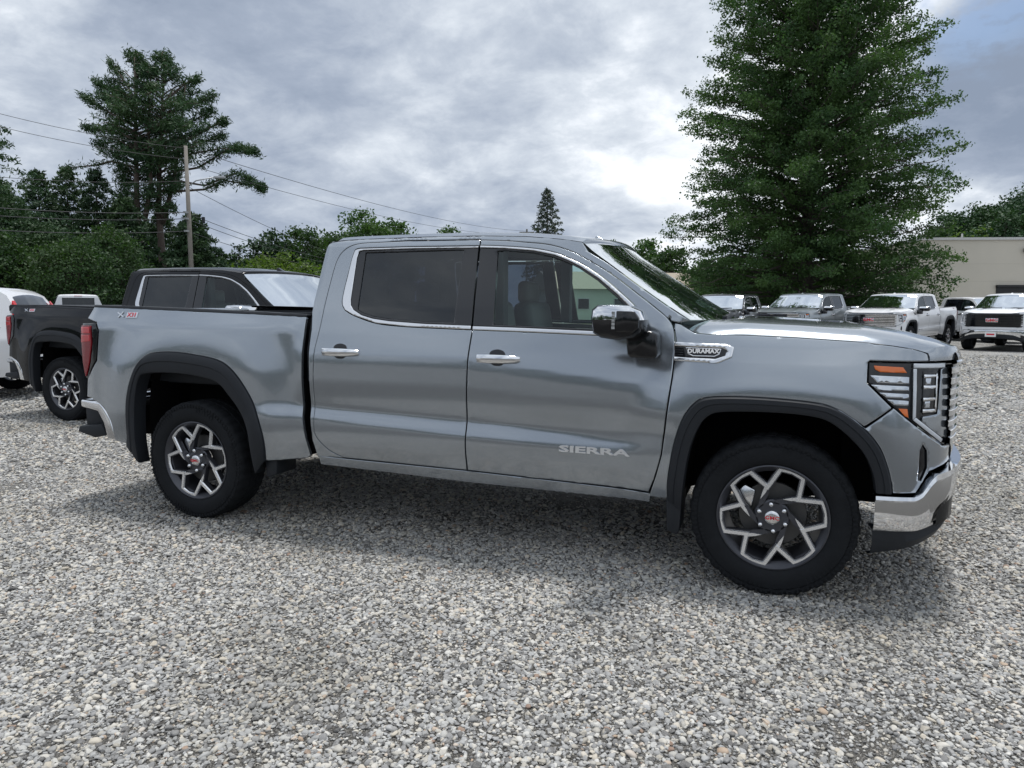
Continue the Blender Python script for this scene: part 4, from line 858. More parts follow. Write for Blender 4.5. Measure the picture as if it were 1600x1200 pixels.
for k in range(7):
    ico = nn.new('GeometryNodeMeshIcoSphere'); ico.inputs['Radius'].default_value = 1; ico.inputs['Subdivisions'].default_value = 2
    nz = nn.new('ShaderNodeTexNoise'); nz.inputs['Scale'].default_value = .85; nz.inputs['Detail'].default_value = 2; ps = nn.new('GeometryNodeInputPosition')
    ad = nn.new('ShaderNodeVectorMath'); ad.operation = 'ADD'; L.new(ps.outputs[0], ad.inputs[0]); ad.inputs[1].default_value = (k*7.3, k*3.1, k*5.7); L.new(ad.outputs[0], nz.inputs['Vector'])
    sb = nn.new('ShaderNodeVectorMath'); sb.operation = 'SUBTRACT'; L.new(nz.outputs['Color'], sb.inputs[0]); sb.inputs[1].default_value = (.5, .5, .5)
    ml = nn.new('ShaderNodeVectorMath'); ml.operation = 'SCALE'; L.new(sb.outputs[0], ml.inputs[0]); ml.inputs['Scale'].default_value = 1.5
    sp = nn.new('GeometryNodeSetPosition'); L.new(ico.outputs['Mesh'], sp.inputs['Geometry']); L.new(ml.outputs[0], sp.inputs['Offset'])
    tr = nn.new('GeometryNodeTransform'); L.new(sp.outputs[0], tr.inputs['Geometry']); tr.inputs['Scale'].default_value = (1.0+.25*math.sin(k*2), .80+.12*math.cos(k*3), .50+.12*math.sin(k*5))
    ss_ = nn.new('GeometryNodeSetShadeSmooth'); L.new(tr.outputs[0], ss_.inputs['Geometry']); ss_.inputs['Shade Smooth'].default_value = (k % 3 != 0)
    smn = nn.new('GeometryNodeSetMaterial'); L.new(ss_.outputs[0], smn.inputs['Geometry']); smn.inputs['Material'].default_value = sm; L.new(smn.outputs[0], g2i.inputs[0])
iop = nn.new('GeometryNodeInstanceOnPoints'); L.new(gi.outputs[0], iop.inputs['Points']); L.new(g2i.outputs[0], iop.inputs['Instance']); iop.inputs['Pick Instance'].default_value = True
rv = nn.new('FunctionNodeRandomValue'); rv.data_type = 'FLOAT_VECTOR'; rv.inputs[0].default_value = (-.5, -.5, 0); rv.inputs[1].default_value = (.5, .5, 6.283); e2r = nn.new('FunctionNodeEulerToRotation'); L.new(rv.outputs[0], e2r.inputs[0]); L.new(e2r.outputs[0], iop.inputs['Rotation'])
na = nn.new('GeometryNodeInputNamedAttribute'); na.data_type = 'FLOAT'; na.inputs[0].default_value = 'size'; L.new(na.outputs['Attribute'], iop.inputs['Scale'])
st = nn.new('GeometryNodeStoreNamedAttribute'); st.data_type = 'FLOAT'; st.domain = 'INSTANCE'; st.inputs['Name'].default_value = 'tone'; L.new(iop.outputs[0], st.inputs['Geometry'])
r2 = nn.new('FunctionNodeRandomValue'); r2.data_type = 'FLOAT'; r2.inputs['Seed'].default_value = 9; L.new(r2.outputs[1], st.inputs['Value']); L.new(st.outputs[0], go.inputs[0])
md = gs.modifiers.new('stones', 'NODES'); md.node_group = ng

# ------------------------------------------------------------------ foliage
def leafmat(name, dark, light, trans=.25, rough=.6):
    mt = bpy.data.materials.new(name); mt.use_nodes = True; n = NT(mt.node_tree); b = mt.node_tree.nodes['Principled BSDF']; out = mt.node_tree.nodes['Material Output']
    at = n.n('ShaderNodeAttribute', attribute_name='rnd'); c = n.mix(at.outputs['Fac'], dark, light)
    o = n.n('ShaderNodeNewGeometry').outputs['Position']; c = n.mix(n.ramp(n.noise(o, .45, 3, .5), [(.35, 0), (.65, .55)]), c, tuple(x*k for x, k in zip(light, (1.25, 1.1, .8))))
    n.l(c, b.inputs['Base Color']); b.inputs['Roughness'].default_value = rough; b.inputs['Specular IOR Level'].default_value = .3
    t = n.n('ShaderNodeBsdfTranslucent'); n.l(n.mix(1.0, c, (1.2, 1.5, .5), 'MULTIPLY'), t.inputs[0]); mx = n.n('ShaderNodeMixShader'); mx.inputs[0].default_value = trans
    n.l(b.outputs[0], mx.inputs[1]); n.l(t.outputs[0], mx.inputs[2]); n.l(mx.outputs[0], out.inputs[0]); return mt
LOAK = leafmat('oak_leaf', (.024, .062, .026), (.068, .132, .046)); LPINE = leafmat('pine_needle', (.018, .050, .026), (.044, .092, .042), .12)
LSPR = leafmat('spruce_needle', (.018, .045, .025), (.042, .084, .040), .1); LBLUE = leafmat('blue_spruce_needle', (.035, .052, .045), (.075, .10, .085), .1)
LMAP = leafmat('maple_leaf', (.018, .045, .021), (.044, .086, .034)); LLITE = leafmat('light_leaf', (.055, .10, .028), (.12, .18, .05), .3)
BARK = mat('bark', (.085, .072, .062), .9, bump=.8, bscale=9, var=.35, vscale=4)
BARKP = mat('pine_bark', (.11, .085, .072), .9, bump=.8, bscale=7, var=.35, vscale=3)
def rotm(k):
    a = RNG.normal(size=(k, 3)); a /= np.linalg.norm(a, axis=1)[:, None]; r = RNG.normal(size=(k, 3)); b = np.cross(a, r); b /= np.linalg.norm(b, axis=1)[:, None]; return a, b
def leaves(C, size, aspect=.5, flat=0., updir=None):
    """one small folded leaf per centre: rhombus of two axes"""
    k = len(C); a, b = rotm(k); 
    if flat: a[:, 2] *= (1-flat); a /= np.linalg.norm(a, axis=1)[:, None]; b[:, 2] *= (1-flat*.6); b -= a*np.sum(a*b, 1)[:, None]; b /= np.linalg.norm(b, axis=1)[:, None]
    s = size*RNG.uniform(.6, 1.35, k)[:, None]; a = a*s; b = b*s*aspect
    V = np.stack([C-a, C-b*1.0+a*.1, C+a, C+b+a*.1], 1).reshape(-1, 3); F = np.arange(4*k).reshape(k, 4); return V, F
def limb(mb, p0, p1, r0, r1, sag=0., n=5):
    p0, p1 = np.array(p0), np.array(p1); pts = []; j = np.linalg.norm(p1-p0)*.03
    for i in range(n+1):
        t = i/n; p = p0+(p1-p0)*t; p = p+np.array([0, 0, sag*4*t*(1-t)]); 
        if 0 < i < n: p = p+RNG.normal(0, j, 3)
        pts.append(tuple(p))
    mb.tube(pts, [r0+(r1-r0)*i/n for i in range(n+1)], 6, False)
def oak(loc, H, label):
    T = empty('oak_tree', loc, 0, label, 'tree'); tr = MB(); tr.tube([(0, 0, -.1), (.05, 0, 1.2), (0, .05, 4), (.1, 0, 9), (0, 0, 14), (.05, 0, H-1.5)], [.50, .40, .34, .24, .13, .04], 12); tr.build('trunk', BARK, T, smooth=True)
    half = lambda z: np.interp(z, [.6, 2.2, 4.2, 6.2, 9.3, 12.7, 15.5, 17.8, 19.6, 21.0], [5.0, 6.5, 6.9, 6.8, 6.3, 5.7, 5.0, 4.2, 3.2, 1.6])
    br = MB(); C = []; 
    for k in range(390):
        z0 = .9+(H-2.2)*((k+.5)/390)**.92; az = k*2.39996+RNG.normal(0, .25); L = half(z0+.4)*RNG.uniform(.80, 1.04)*(1+.06*math.sin(az*3+z0))
        rise = np.interp(z0, [0, 4, 9, 20], [-.10, .02, .22, .7])*L; d = np.array([math.cos(az), math.sin(az), 0]); p0 = np.array([0, 0, max(.9, z0-abs(rise)*.55)]); p1 = d*L+np.array([0, 0, z0+rise*.45])
        limb(br, p0, p1, .075*(1-z0/H)+.03, .008, .25, 5)
        # side twigs with leaf sprays
        m_ = int(5+L*1.8)
        for t in np.linspace(.25, 1.0, m_):
            base = p0+(p1-p0)*t+np.array([0, 0, 4*.25*t*(1-t)]); sd = np.array([-d[1], d[0], 0])*RNG.choice([-1, 1])*RNG.uniform(.1, 1.0)*(1.25-.6*t)+d*RNG.uniform(-.1, .22); tip = base+sd+np.array([0, 0, RNG.uniform(-.32, .34)])
            q = int(RNG.uniform(44, 84)); u = RNG.uniform(.15, 1.1, q)[:, None]; C.append(base+(tip-base)*u+RNG.normal(0, 1, (q, 3))*np.array([.17, .17, .11]))
            if k % 6 == 0: br.tube([tuple(base), tuple(tip)], [.012, .004], 3, False)
    C = np.vstack(C); print('oak leaves', len(C)); V, F = leaves(C, .066, .62, .25); rnd = np.clip(.5+.5*np.sin(C[:, 0]*1.9+C[:, 2]*2.3)*.5+RNG.normal(0, .22, len(C)), 0, 1)
    br.build('branch', BARK, T)['kind'] = 'stuff'; fastmesh('crown', V, F, LOAK, T, rnd)['kind'] = 'stuff'; return T
oak(col(1250, 38), 21.2, 'huge dense pyramid shaped oak standing behind the parked pickups at right')
def needle_plate(C, base, tip, wdt, q, th=.10):
    u = RNG.uniform(.0, 1.08, q)**.8; d = np.array(tip)-np.array(base); sd = np.array([-d[1], d[0], 0]); sd = sd/(np.linalg.norm(sd)+1e-6)
    w_ = wdt*(1.05-.55*u)*RNG.uniform(-1, 1, q); C.append(np.array(base)+d*u[:, None]+sd*w_[:, None]+RNG.normal(0, 1, (q, 3))*np.array([.13, .13, th]))
def big_pine(loc, label):
    T = empty('pine_tree', loc, 0, label, 'tree'); rt = np.array(CR); bk_ = np.array((CF.x, CF.y, 0)); 
    def P3(px, py, dep=0.): q = ray_at(px, py, 50+dep)-Vector(loc); return np.array([q.x, q.y, max(-.2, q.z)])
    C = []; br = MB()
    trunks = [((224, 520), (222, 420), (214, 320), (212, 200), (210, 90)), ((262, 520), (255, 420), (248, 330), (250, 220), (258, 92)), ((226, 345), (236, 290), (232, 200), (236, 120)), ((254, 350), (270, 290), (282, 210), (290, 130))]
    for k, t in enumerate(trunks): tr = MB(); tr.tube([tuple(P3(x, min(y, 545), (-.5, .6, -.5, .6)[k])*(1 if y < 545 else 1)) for x, y in t], list(np.linspace(.34 if k < 2 else .17, .035, len(t))), 10); tr.build('trunk', BARKP, T, smooth=True)
    env = [(95, 12), (120, 45), (150, 70), (190, 88), (215, 86), (240, 70), (270, 45), (300, 38), (335, 30)]
    for k in range(290):
        py = RNG.uniform(86, 335)**1.0; side = RNG.choice([-1, 1]); cx = RNG.choice([212, 252]); w2 = np.interp(py, [e[0] for e in env], [e[1] for e in env]); 
        L = w2*RNG.uniform(.35, 1.05); dep = RNG.uniform(-1, 1)*w2*.045; dirx = RNG.choice([-1, 1]); ex = cx+dirx*L*.85
        base = P3(cx, py+L*.25, dep*.2); tip = P3(ex, py-L*.08+RNG.normal(0, 4), dep); limb(br, base, tip, .05, .012, .15, 4); st_ = base+(tip-base)*.35; needle_plate(C, st_, tip, .7, int(62+L*1.25), .13)
    # named big limbs seen against the sky: right side and the low left arm
    for pts, q in (([(262, 300), (320, 296), (352, 282), (400, 290), (412, 296)], 900), ([(262, 270), (310, 262), (345, 240), (372, 228), (402, 240)], 1000), ([(262, 250), (300, 240), (345, 232), (385, 236)], 600), ([(262, 235), (300, 215), (345, 190), (351, 192)], 600), ([(262, 240), (310, 222), (350, 214)], 450), ([(262, 280), (320, 290), (370, 270), (395, 285)], 600),
                   ([(214, 262), (175, 252), (150, 258), (112, 262), (97, 272)], 330), ([(214, 200), (170, 175), (130, 152)], 500), ([(214, 215), (165, 205), (134, 200)], 400), ([(214, 170), (175, 145), (148, 128)], 380), ([(214, 160), (190, 120), (172, 98)], 300), ([(214, 230), (180, 222), (150, 226)], 260),
                   ([(255, 180), (300, 165), (334, 150)], 500), ([(255, 200), (300, 190), (332, 172)], 420), ([(255, 160), (290, 130), (312, 124)], 350), ([(214, 140), (212, 100), (209, 84)], 260), ([(255, 140), (257, 105), (257, 86)], 260)):
        dz = RNG.uniform(-1.5, 1.5); W = [P3(x, y, dz*i/len(pts)) for i, (x, y) in enumerate(pts)]; br.tube([tuple(p) for p in W], list(np.linspace(.09, .02, len(W))), 6, False)
        for a, b in zip(W[1:-1], W[2:]): needle_plate(C, a, b, .8, int(q*.9/(len(W)-2)), .16)
        needle_plate(C, W[-2]+(W[-1]-W[-2])*.4, W[-1]+np.array([0, 0, .15]), .6, q//3, .16)
    C = np.vstack(C); print('pine needles', len(C)); V, F = leaves(C, .16, .20, .0); rnd = np.clip(.5+RNG.normal(0, .3, len(C)), 0, 1)
    br.build('branch', BARKP, T)['kind'] = 'stuff'; fastmesh('crown', V, F, LPINE, T, rnd)['kind'] = 'stuff'
big_pine(col(240, 50), 'tall double stemmed white pine with ragged crown behind the utility pole')
def conifer(loc, H, W2, mt, label, n=4200, size=.16, z0=.4, group=None, name='spruce_tree', rag=.2):
    T = empty(name, loc, 0, label, 'tree', group); tr = MB().tube([(0, 0, -.1), (0, 0, H*.5), (0, 0, H*.98)], [H*.016, H*.01, .02], 8); tr.build('trunk', BARK, T, smooth=True)
    C = []; nb = int(H*9); per = max(10, n//nb)
    for k in range(nb):
        t = (k+.5)/nb; z = z0+(H-z0)*t; L = W2*1.22*(1-t)**.62*RNG.uniform(1-rag*1.6, 1+rag*.6)+.12; az = k*2.39996; d = np.array([math.cos(az), math.sin(az), 0]); b = np.array([0, 0, z+L*.10]); e = d*L+np.array([0, 0, z-L*.16+.06*L])
        q = int(per*(.35+1.3*(1-t))); u = RNG.uniform(.15, 1.05, q)**.7; sd = np.array([-d[1], d[0], 0]); C.append(b+(e-b)*u[:, None]+sd*(RNG.normal(0, .30, q)*L*(1.15-.7*u)*.6)[:, None]+RNG.normal(0, 1, (q, 3))*np.array([.1, .1, .10]))
    C.append(np.stack([RNG.normal(0, .06, 40), RNG.normal(0, .06, 40), H-RNG.uniform(0, .9, 40)], 1)); C = np.vstack(C)
    V, F = leaves(C, size, .30); fastmesh('crown', V, F, mt, T, np.clip(.45+RNG.normal(0, .28, len(C)), 0, 1))['kind'] = 'stuff'; return T
def broad(loc, H, W2, mt, label, n=6000, size=.2, z0=.6, group=None, name='broadleaf_tree', nc=46):
    T = empty(name, loc, 0, label, 'tree', group); tr = MB().tube([(0, 0, -.1), (0, 0, H*.35), (.1, 0, H*.75)], [H*.022, H*.016, .04], 8)
    cz = (H+z0)/2; hz_ = (H-z0)/2; C = []
    for k in range(nc):
        th = k*2.39996; v = 1-2*(k+.5)/nc; rr = math.sqrt(1-v*v); f = RNG.uniform(.62, .98); c = np.array([math.cos(th)*rr*W2*f, math.sin(th)*rr*W2*f, cz+v*hz_*f*.9]); rad = RNG.uniform(.28, .48)*min(W2, hz_)
        limb(tr, (0, 0, max(.3*H, c[2]-.3*H)), c, .06, .015, 0, 3)
        q = n//nc; a = RNG.normal(size=(q, 3)); a /= np.linalg.norm(a, axis=1)[:, None]; C.append(c+a*(rad*RNG.uniform(.1, 1.15, q)[:, None])*np.array([1.1, 1.1, .75]))
    tr.build('trunk', BARK, T); C = np.vstack(C); V, F = leaves(C, size, .6, .2); fastmesh('crown', V, F, mt, T, np.clip(.5+RNG.normal(0, .25, len(C)), 0, 1))['kind'] = 'stuff'; return T
def at_px(px, top, w, d): return col(px, d), hgt(top, px, d), w/2*d/FPX
def CT(px, top, w, d, mt, lab, **k): l, H, W2 = at_px(px, top, w, d); return conifer(l, H, W2, mt, lab, **k)
def BT(px, top, w, d, mt, lab, **k): l, H, W2 = at_px(px, top, w, d); return broad(l, H, W2, mt, lab, **k)
# left wood, one tree after another
CT(-12, 150, 235, 40, LPINE, 'dark pine cut by the left edge of the view', n=26000, size=.12, name='pine_tree', rag=.55)
CT(20, 284, 150, 44, LSPR, 'dark evergreen in front of the tall pine at the left edge', n=23400, rag=.3)
CT(80, 268, 125, 50, LSPR, 'slim dark spruce left of the tall double pine', n=16200, rag=.35)
CT(124, 262, 130, 53, LSPR, 'middle of the three dark spruces left of the double pine', n=16200, rag=.35)
CT(168, 266, 135, 52, LSPR, 'dark spruce whose tip touches the left of the double pine trunks', n=16200, rag=.35)
BT(12, 352, 120, 37, LMAP, 'leafy tree at the left edge, above the white sport utility vehicle', n=17000, size=.075, z0=.2, nc=70)
BT(78, 330, 130, 40, LSPR, 'taller leafy tree between the left edge and the double pine', n=20000, size=.08, z0=.2, nc=80, )
BT(122, 362, 110, 36, LMAP, 'green leafy tree right above the white pickup seen from the rear', n=17000, size=.072, z0=.2, nc=70)
BT(176, 345, 110, 39, LMAP, 'leafy tree at the foot of the left pine trunk', n=17000, size=.078, z0=.2, nc=70)
BT(-70, 340, 200, 36, LMAP, 'leafy tree mostly beyond the left edge of the view', n=9000, size=.13, z0=.2)
CT(210, 312, 120, 46, LSPR, 'dark evergreen in front of the left pine trunk', n=19800, z0=.2)
CT(265, 330, 130, 56, LSPR, 'dark evergreen behind the pine trunks', n=16200, z0=.2)
CT(312, 335, 120, 47, LSPR, 'dark evergreen right behind the utility pole', n=19800, rag=.25)
BT(318, 395, 110, 50, LMAP, 'low round green tree to the right of the utility pole base', n=8000, size=.15, z0=.2)
BT(268, 400, 130, 54, LMAP, 'low green tree between the pine trunks and the pole', n=8000, size=.15, z0=.2)
BT(378, 381, 52, 70, LSPR, 'small dark tree left of the far grove', n=3500, size=.16)
BT(428, 352, 78, 74, LSPR, 'dark rounded tree at the left of the far grove', n=6000, size=.18, z0=.3)
BT(478, 342, 110, 76, LMAP, 'green maple at the centre of the far grove', n=8000, size=.18, z0=.3)
BT(440, 398, 130, 56, LLITE, 'light yellow green leafy tree over the black pickup roof', n=9000, size=.14, z0=.2, nc=60)
BT(525, 352, 70, 80, LMAP, 'green tree left of the round dark oak above the cab', n=6000, size=.18, z0=.3)
BT(583, 321, 112, 84, LOAK, 'round dark oak above the rear of the cab roof', n=14000, size=.19, z0=.3, nc=60)
BT(625, 334, 70, 86, LOAK, 'lower dark oak joined to the right of the round one', n=6000, size=.19, z0=.3)
BT(702, 343, 62, 90, LOAK, 'small dark tree top just over the middle of the cab roof', n=5000, size=.19, z0=.3)
CT(853, 296, 74, 90, LBLUE, 'narrow blue green spruce above the windshield end of the roof', n=12000, size=.20, rag=.12)
BT(955, 364, 46, 84, LOAK, 'small far tree beside the roof antenna', n=3500, size=.19)
BT(1003, 366, 66, 84, LOAK, 'far dark tree between the antenna and the big oak', n=5000, size=.19)
BT(1043, 378, 60, 80, LMAP, 'far tree just left of the big oak', n=4500, size=.19)
for px, tp, w_, d, lb in ((1120, 395, 110, 66, 'dark tree behind the left foot of the big oak'), (1210, 400, 120, 64, 'dark tree behind the big oak trunk, left side'), (1300, 396, 120, 66, 'dark tree behind the big oak trunk, right side'), (1385, 398, 110, 68, 'dark tree between the big oak and the tan building')): BT(px, tp, w_, d, LMAP, lb, n=5000, size=.2, z0=.2)
for px, tp, w_, d, lb in ((1462, 322, 90, 78, 'leftmost rounded tree of the wood behind the tan building'), (1502, 306, 90, 77, 'rounded tree behind the left end of the tan building roof'), (1543, 292, 95, 76, 'rounded tree behind the wall lamp of the tan building'), (1585, 272, 100, 74, 'tall rounded tree behind the tan building near the right edge'), (1632, 258, 110, 72, 'tallest tree behind the tan building, cut by the right edge')): BT(px, tp, w_, d, LPINE, lb, n=15000, size=.15, z0=.2, nc=80)
BT(1505, 352, 90, 62, LLITE, 'light green leafy tree over the left end of the tan building', n=5000, size=.16)
BT(1545, 322, 95, 62, LPINE, 'dark tree close behind the tan building roof', n=12000, size=.13)
BT(1592, 306, 105, 62, LPINE, 'dark tree close behind the tan building at the right edge', n=12000, size=.13)
for k, (px, tp, w_) in enumerate(((-60, 300, 120), (40, 318, 120), (110, 322, 120), (185, 325, 130), (240, 345, 120), (300, 352, 120), (350, 392, 90))):
    CT(px, tp, w_, 62, LSPR, ('farthest dark evergreen beyond the left edge', 'farthest dark evergreen behind the left edge spruce', 'farthest dark evergreen in the gap left of the slim spruces', 'farthest dark evergreen just left of the pine trunks', 'farthest dark evergreen seen between the two pine trunks', 'farthest dark evergreen immediately left of the utility pole', 'farthest small evergreen right of the utility pole')[k], n=7000, size=.2, z0=.2)
# wood across the road behind the photographer, met only in the paint and glass
C = []
for k in range(46):
    x = -120+k*5.6+RNG.uniform(-1, 1); y = -58-RNG.uniform(0, 12); H = RNG.uniform(6, 11); q = 420; a = RNG.normal(size=(q, 3)); a /= np.linalg.norm(a, axis=1)[:, None]; C.append(np.array([x, y, H/2])+a*np.array([4.6, 3.0, H/2])*RNG.uniform(.6, 1, q)[:, None])
C = np.vstack(C); V, F = leaves(C, .65, .7); tag(fastmesh('far_wood', V, F, LMAP, None, RNG.uniform(0, 1, len(C))), 'dark wood across the road', 'trees', kind='stuff')

# ------------------------------------------------------------------ buildings
TAN = mat('tan_block_wall', (.62, .58, .50), .85, var=.06, vscale=1.2, bump=.3, bscale=20)
DK = mat('dark_opening', (.012, .013, .016), .4); FLASH = mat('roof_flashing', (.55, .55, .54), .45, .3)
a = col(1425, 42.5); b = col(1760, 41.5); ux = (b-a).normalized(); uy = Vector((-ux.y, ux.x, 0)); Hb = 5.38
B = empty('tan_building', a, math.atan2(ux.y, ux.x), 'long flat roofed tan building at the right edge behind the trucks', 'building'); Lb = (b-a).length
MB().box((Lb/2, 8, Hb/2), (Lb, 16, Hb)).build('wall', TAN, B)
q = MB().box((Lb/2, 8, Hb+.06), (Lb+.2, 16.2, .14)); q.build('roof_edge', FLASH, B)
def bxp(px): # position along the wall for a picture column
    d = CF+CR*((px-800)/FPX); o = Vector(CAMP)-a; nrm = uy; t = -(o.dot(nrm))/d.dot(nrm); return (o+d*t).dot(ux)
x0, x1 = bxp(1545), bxp(1665)
dr = MB().box(((x0+x1)/2, -.02, 1.38), (x1-x0, .05, 2.76)).build('roller_door', DK, B)
MB().box(((x0+x1)/2, -.14, 2.72), (x1-x0+.1, .2, .12)).build('door_header', DK, B)
xl = bxp(1588); lp = bevelled(MB().box((xl, -.16, 4.78), (.42, .28, .26)).build('wall_lamp', GLOSSB, B), .03); MB().box((xl, -.17, 4.65), (.30, .22, .03)).build('lamp_lens', FLASH, lp)
MB().tube([(bxp(1501), 1.0, Hb), (bxp(1501), 1.0, Hb+.45)], .05).build('vent_pipe', FLASH, B)
for z in (1.0, 2.0, 3.0, 4.0): MB().box((Lb/2, -.003, z), (Lb, .004, .012)).build('wall_joint', mat('joint', (.50, .46, .39), .9), B)
a2 = col(872, 62); b2 = col(1170, 66); ux2 = (b2-a2).normalized()
B2 = empty('low_building', a2, math.atan2(ux2.y, ux2.x), 'low pale building with shallow tan roof seen through the cab windows', 'building'); L2 = (b2-a2).length
MB().box((L2/2, 5, 1.5), (L2, 10, 3.0)).build('wall', mat('pale_siding', (.55, .58, .50), .7, var=.05), B2)
MB().prism([(-.4, 2.98), (5, 4.7), (10.4, 2.98)], lambda y, z: (-.4, y, z), lambda y, z: (L2+.4, y, z)).build('roof', mat('tan_roof', (.30, .26, .20), .8, var=.15), B2)
for k in range(5):
    wx = L2*(.12+.18*k); wn = MB().box((wx, -.03, 1.7), (1.1, .06, 1.0)).build('window', FLASH, B2); MB().box((wx, -.05, 1.7), (.95, .06, .85)).build('pane', GLOSSB, wn)

# ------------------------------------------------------------------ utility poles and wires
WOOD = mat('weathered_pole_wood', (.20, .185, .165), .9, var=.3, vscale=3, bump=.5, bscale=15); WIRE = mat('wire', (.03, .032, .036), .6); GREYM = mat('grey_metal', (.35, .36, .37), .5, .6)
pp = col(307, 42); PT = hgt(228, 295, 42)
U = empty('utility_pole', pp, 0, 'tall wooden utility pole with street lamp arm in front of the big pine', 'utility pole')
MB().tube([(0, 0, -.2), (0, 0, PT*.5), (-.01, 0, PT)], [.15, .13, .10], 12).build('pole', WOOD, U, smooth=True)
q = MB(); rx = CR*1.0; q.tube([(0, 0, 8.2), (rx.x*.5, rx.y*.5, 8.55), (rx.x*1.6, rx.y*1.6, 8.75)], .035, 6); q.build('lamp_arm', GREYM, U, smooth=True)
bevelled(MB().box((rx.x*1.85, rx.y*1.85, 8.73), (.62, .24, .14), Matrix.Rotation(math.atan2(rx.y, rx.x), 3, 'Z')).build('lamp_head', GREYM, U), .04)
for z in (6.75, 6.4, 5.7): MB().box((0, -.2, z), (.16, .30, .10)).build('bracket', GREYM, U)
MB().tube([(rx.x*.9, rx.y*.9-.1, 6.15), (rx.x*.9, rx.y*.9-.1, 6.5)], .09, 10).build('splice_case', TRIM, U)
p2 = col(822, 118); T2 = hgt(358, 822, 118)
U2 = empty('utility_pole', p2, 0, 'distant utility pole with crossarm beside the blue green spruce', 'utility pole')
MB().tube([(0, 0, -.2), (0, 0, T2)], [.2, .14], 8).build('pole', WOOD, U2); MB().box((0, 0, T2-.5), (2.4, .14, .14), Matrix.Rotation(math.atan2(CR.y, CR.x), 3, 'Z')).build('crossarm', WOOD, U2)
p3 = col(572, 78); U3 = empty('utility_pole', p3, 0, 'utility pole hidden behind the cab, end of the lower wires', 'utility pole'); MB().tube([(0, 0, -.2), (0, 0, 6.2)], [.18, .14], 8).build('pole', WOOD, U3)
def V3(px, py, d): return ray_at(px, py, d)
def wire(p, q_, sag, lab, r=.022):
    r *= .62
    pts = []
    for i in range(25): t = i/24; v = p.lerp(q_, t); v.z -= sag*4*t*(1-t); pts.append(tuple(v))
    tag(MB().tube(pts, r, 5, False).build('power_line', WIRE, smooth=True), lab, 'wire', 'overhead wires')
tp = lambda z: Vector((pp.x-.04, pp.y-.2, z)); D2 = lambda z: Vector((p2.x, p2.y, z)); D3 = lambda z: Vector((p3.x, p3.y, z))
wire(V3(-140, 138, 37), tp(PT-.15), .35, 'uppermost wire left of the tall pole, running out over the left edge'); wire(V3(-140, 160, 37), tp(PT-.75), .35, 'second wire from the top left of the tall pole')
wire(tp(PT-.1), D2(T2-.3), 1.0, 'topmost wire from the tall pole to the distant pole', .03); wire(tp(PT-1.0), D2(T2-.8), 1.2, 'second wire from the tall pole to the distant pole', .026)
wire(V3(-140, 262, 34), tp(8.5), .3, 'wire reaching the tall pole at its lamp arm'); wire(tp(8.3), D3(6.1), .5, 'wire from below the lamp arm down towards the cab', .026)
for k, (zl, z_, lab) in enumerate(((312, 6.75, 'upper'), (326, 6.40, 'middle'), (350, 5.70, 'lower'))):
    wire(V3(-140, zl, 34), tp(z_), .25, lab+' of the three heavy cables left of the tall pole', .034); wire(tp(z_), D3(5.9-.35*k), .55, lab+' of the three heavy cables right of the tall pole', .03)

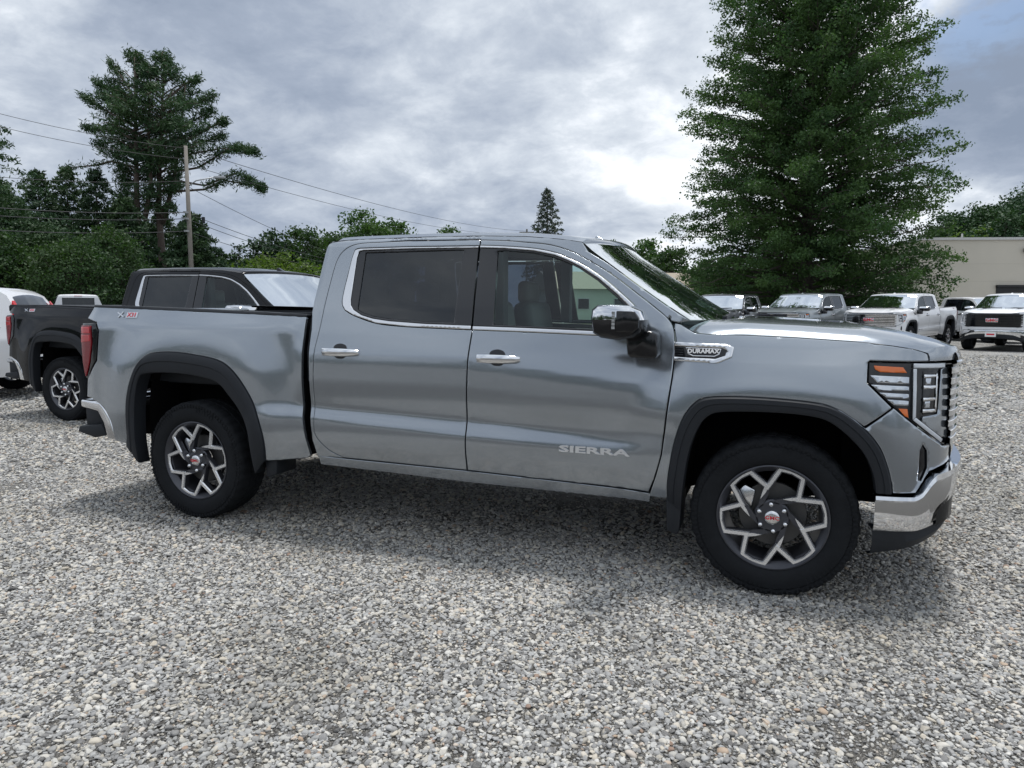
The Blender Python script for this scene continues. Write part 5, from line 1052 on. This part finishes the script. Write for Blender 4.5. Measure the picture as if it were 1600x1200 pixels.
# ------------------------------------------------------------------ vehicles at the left, further back
def clone_rear():
    p = col(133, 30.5); h = math.atan2(p.y-CAMP[1], p.x-CAMP[0]); return clone(hero, (p.x+1*math.cos(h), p.y+math.sin(h), 0), h+.06, 'white pickup seen from behind, only its roof showing above the black bed cover', PWHITE)
clone_rear()
def suv(loc, rz):
    T = empty('sport_utility_vehicle', loc, rz, 'white sport utility vehicle cut by the left edge, red lamp on its rear pillar', 'suv')
    prof = [(-2.30, .42), (-2.36, .62), (-2.34, .80), (-2.28, 1.00), (-2.24, 1.10), (-2.14, 1.36), (-1.98, 1.62), (-1.85, 1.70), (-1.4, 1.735), (-.4, 1.75), (.45, 1.70), (.75, 1.62), (1.42, 1.18), (2.0, 1.09), (2.30, .98), (2.38, .75), (2.38, .45), (1.9, .36), (-1.9, .36)]
    def ins(z): return float(np.interp(z, [.3, .5, .75, .95, 1.05, 1.70, 1.76], [.06, .02, 0, .01, .04, .22, .30]))
    ws = [(-1.40, .36), (1.42, .36)]
    arch = lambda xc: [(xc+.40*math.cos(a), .36+.40*math.sin(a)) for a in np.linspace(0, PI, 15)]
    low = [(1.9, .36)]+arch(1.42)+arch(-1.40)+[(-1.9, .36)]
    SP_ = outline(prof[:-2], low); TT = np.zeros_like(ST)+np.interp(ZZ, [.3, .5, .75, .95, 1.05, 1.70, 1.76, 2.1], [.06, .02, 0, .01, .04, .22, .30, .5])
    # its own surface; the table starts at x = -1.40, so slopes along x are nil and clamping is harmless
    dz = np.gradient(TT, .01, axis=1); srf = Srf(TT, np.zeros_like(TT), dz)
    wq = outline([(-1.90, 1.14), (-1.25, 1.13), (-1.25, 1.62), (-1.70, 1.60)]); wr = outline([(-1.13, 1.125), (-.18, 1.11), (-.18, 1.645), (-1.13, 1.63)]); wf = outline([(-.06, 1.11), (1.15, 1.12), (.62, 1.56), (.30, 1.64), (-.06, 1.65)])
    for s in (-1, 1):
        sheet('body_side', SP_, PWHITE, T, side=s, srf=srf, half=.93, holes=[wq, wr, wf], gap=0, step=.07)
        for w_ in (wq, wr, wf): sheet('side_window', w_, GTINT, T, side=s, srf=srf, half=.93, out=-.012, gap=-.003, flange=0, step=.2)
        sheet('window_chrome', outline([(-1.93, 1.128), (-1.25, 1.118), (-.18, 1.098), (1.2, 1.105), (1.2, 1.12), (-.18, 1.112), (-1.25, 1.132), (-1.91, 1.142)]), SATIN, T, side=s, srf=srf, half=.93, out=.006, gap=0, step=.1)
        tlp = MB().prism([(-2.27, 1.04), (-2.16, 1.36), (-2.06, 1.54), (-2.06, 1.40), (-2.10, 1.20), (-2.12, 1.04)], lambda x, z: (x-.004, s*(.93-ins(z)+.010), z), lambda x, z: (x-.012, s*(.86-ins(z)), z)); tlp.build('tail_light', REDLIT, T)
    G = [[(x, v*(.93-ins(z)), z+.035*(1-v*v)) for x, z in prof[:-2]] for v in np.linspace(-1, 1, 13)]; MB().grid(G).build('body_shell', PWHITE, T, auto=60)
    MB().grid([[(x-.006, v*(.78-ins(z)), z+.04*(1-v*v)) for x, z in ((-2.22, 1.14), (-2.14, 1.36), (-2.0, 1.60))] for v in np.linspace(-1, 1, 7)]).build('rear_window', GTINT, T)
    MB().box((0, 0, .5), (4.2, 1.5, .28)).build('chassis', UNDER, T)
    w0 = [c for c in hero.children if c.name.startswith('wheel') and c.name.split('.')[0] == 'wheel'][0]
    for x in (-1.40, 1.42):
        for s in (-1, 1):
            c = w0.copy(); link(c, T); c.location = (x, s*.93, .355); c.scale = (.86,)*3; c.rotation_euler = (0, 0, 0 if s < 0 else PI)
            for ch in list(w0.children): link(ch.copy(), c)
pr = V3(62, 480, 11.5)
suv((pr.x-2.22, pr.y-.90, 0), R(-146))
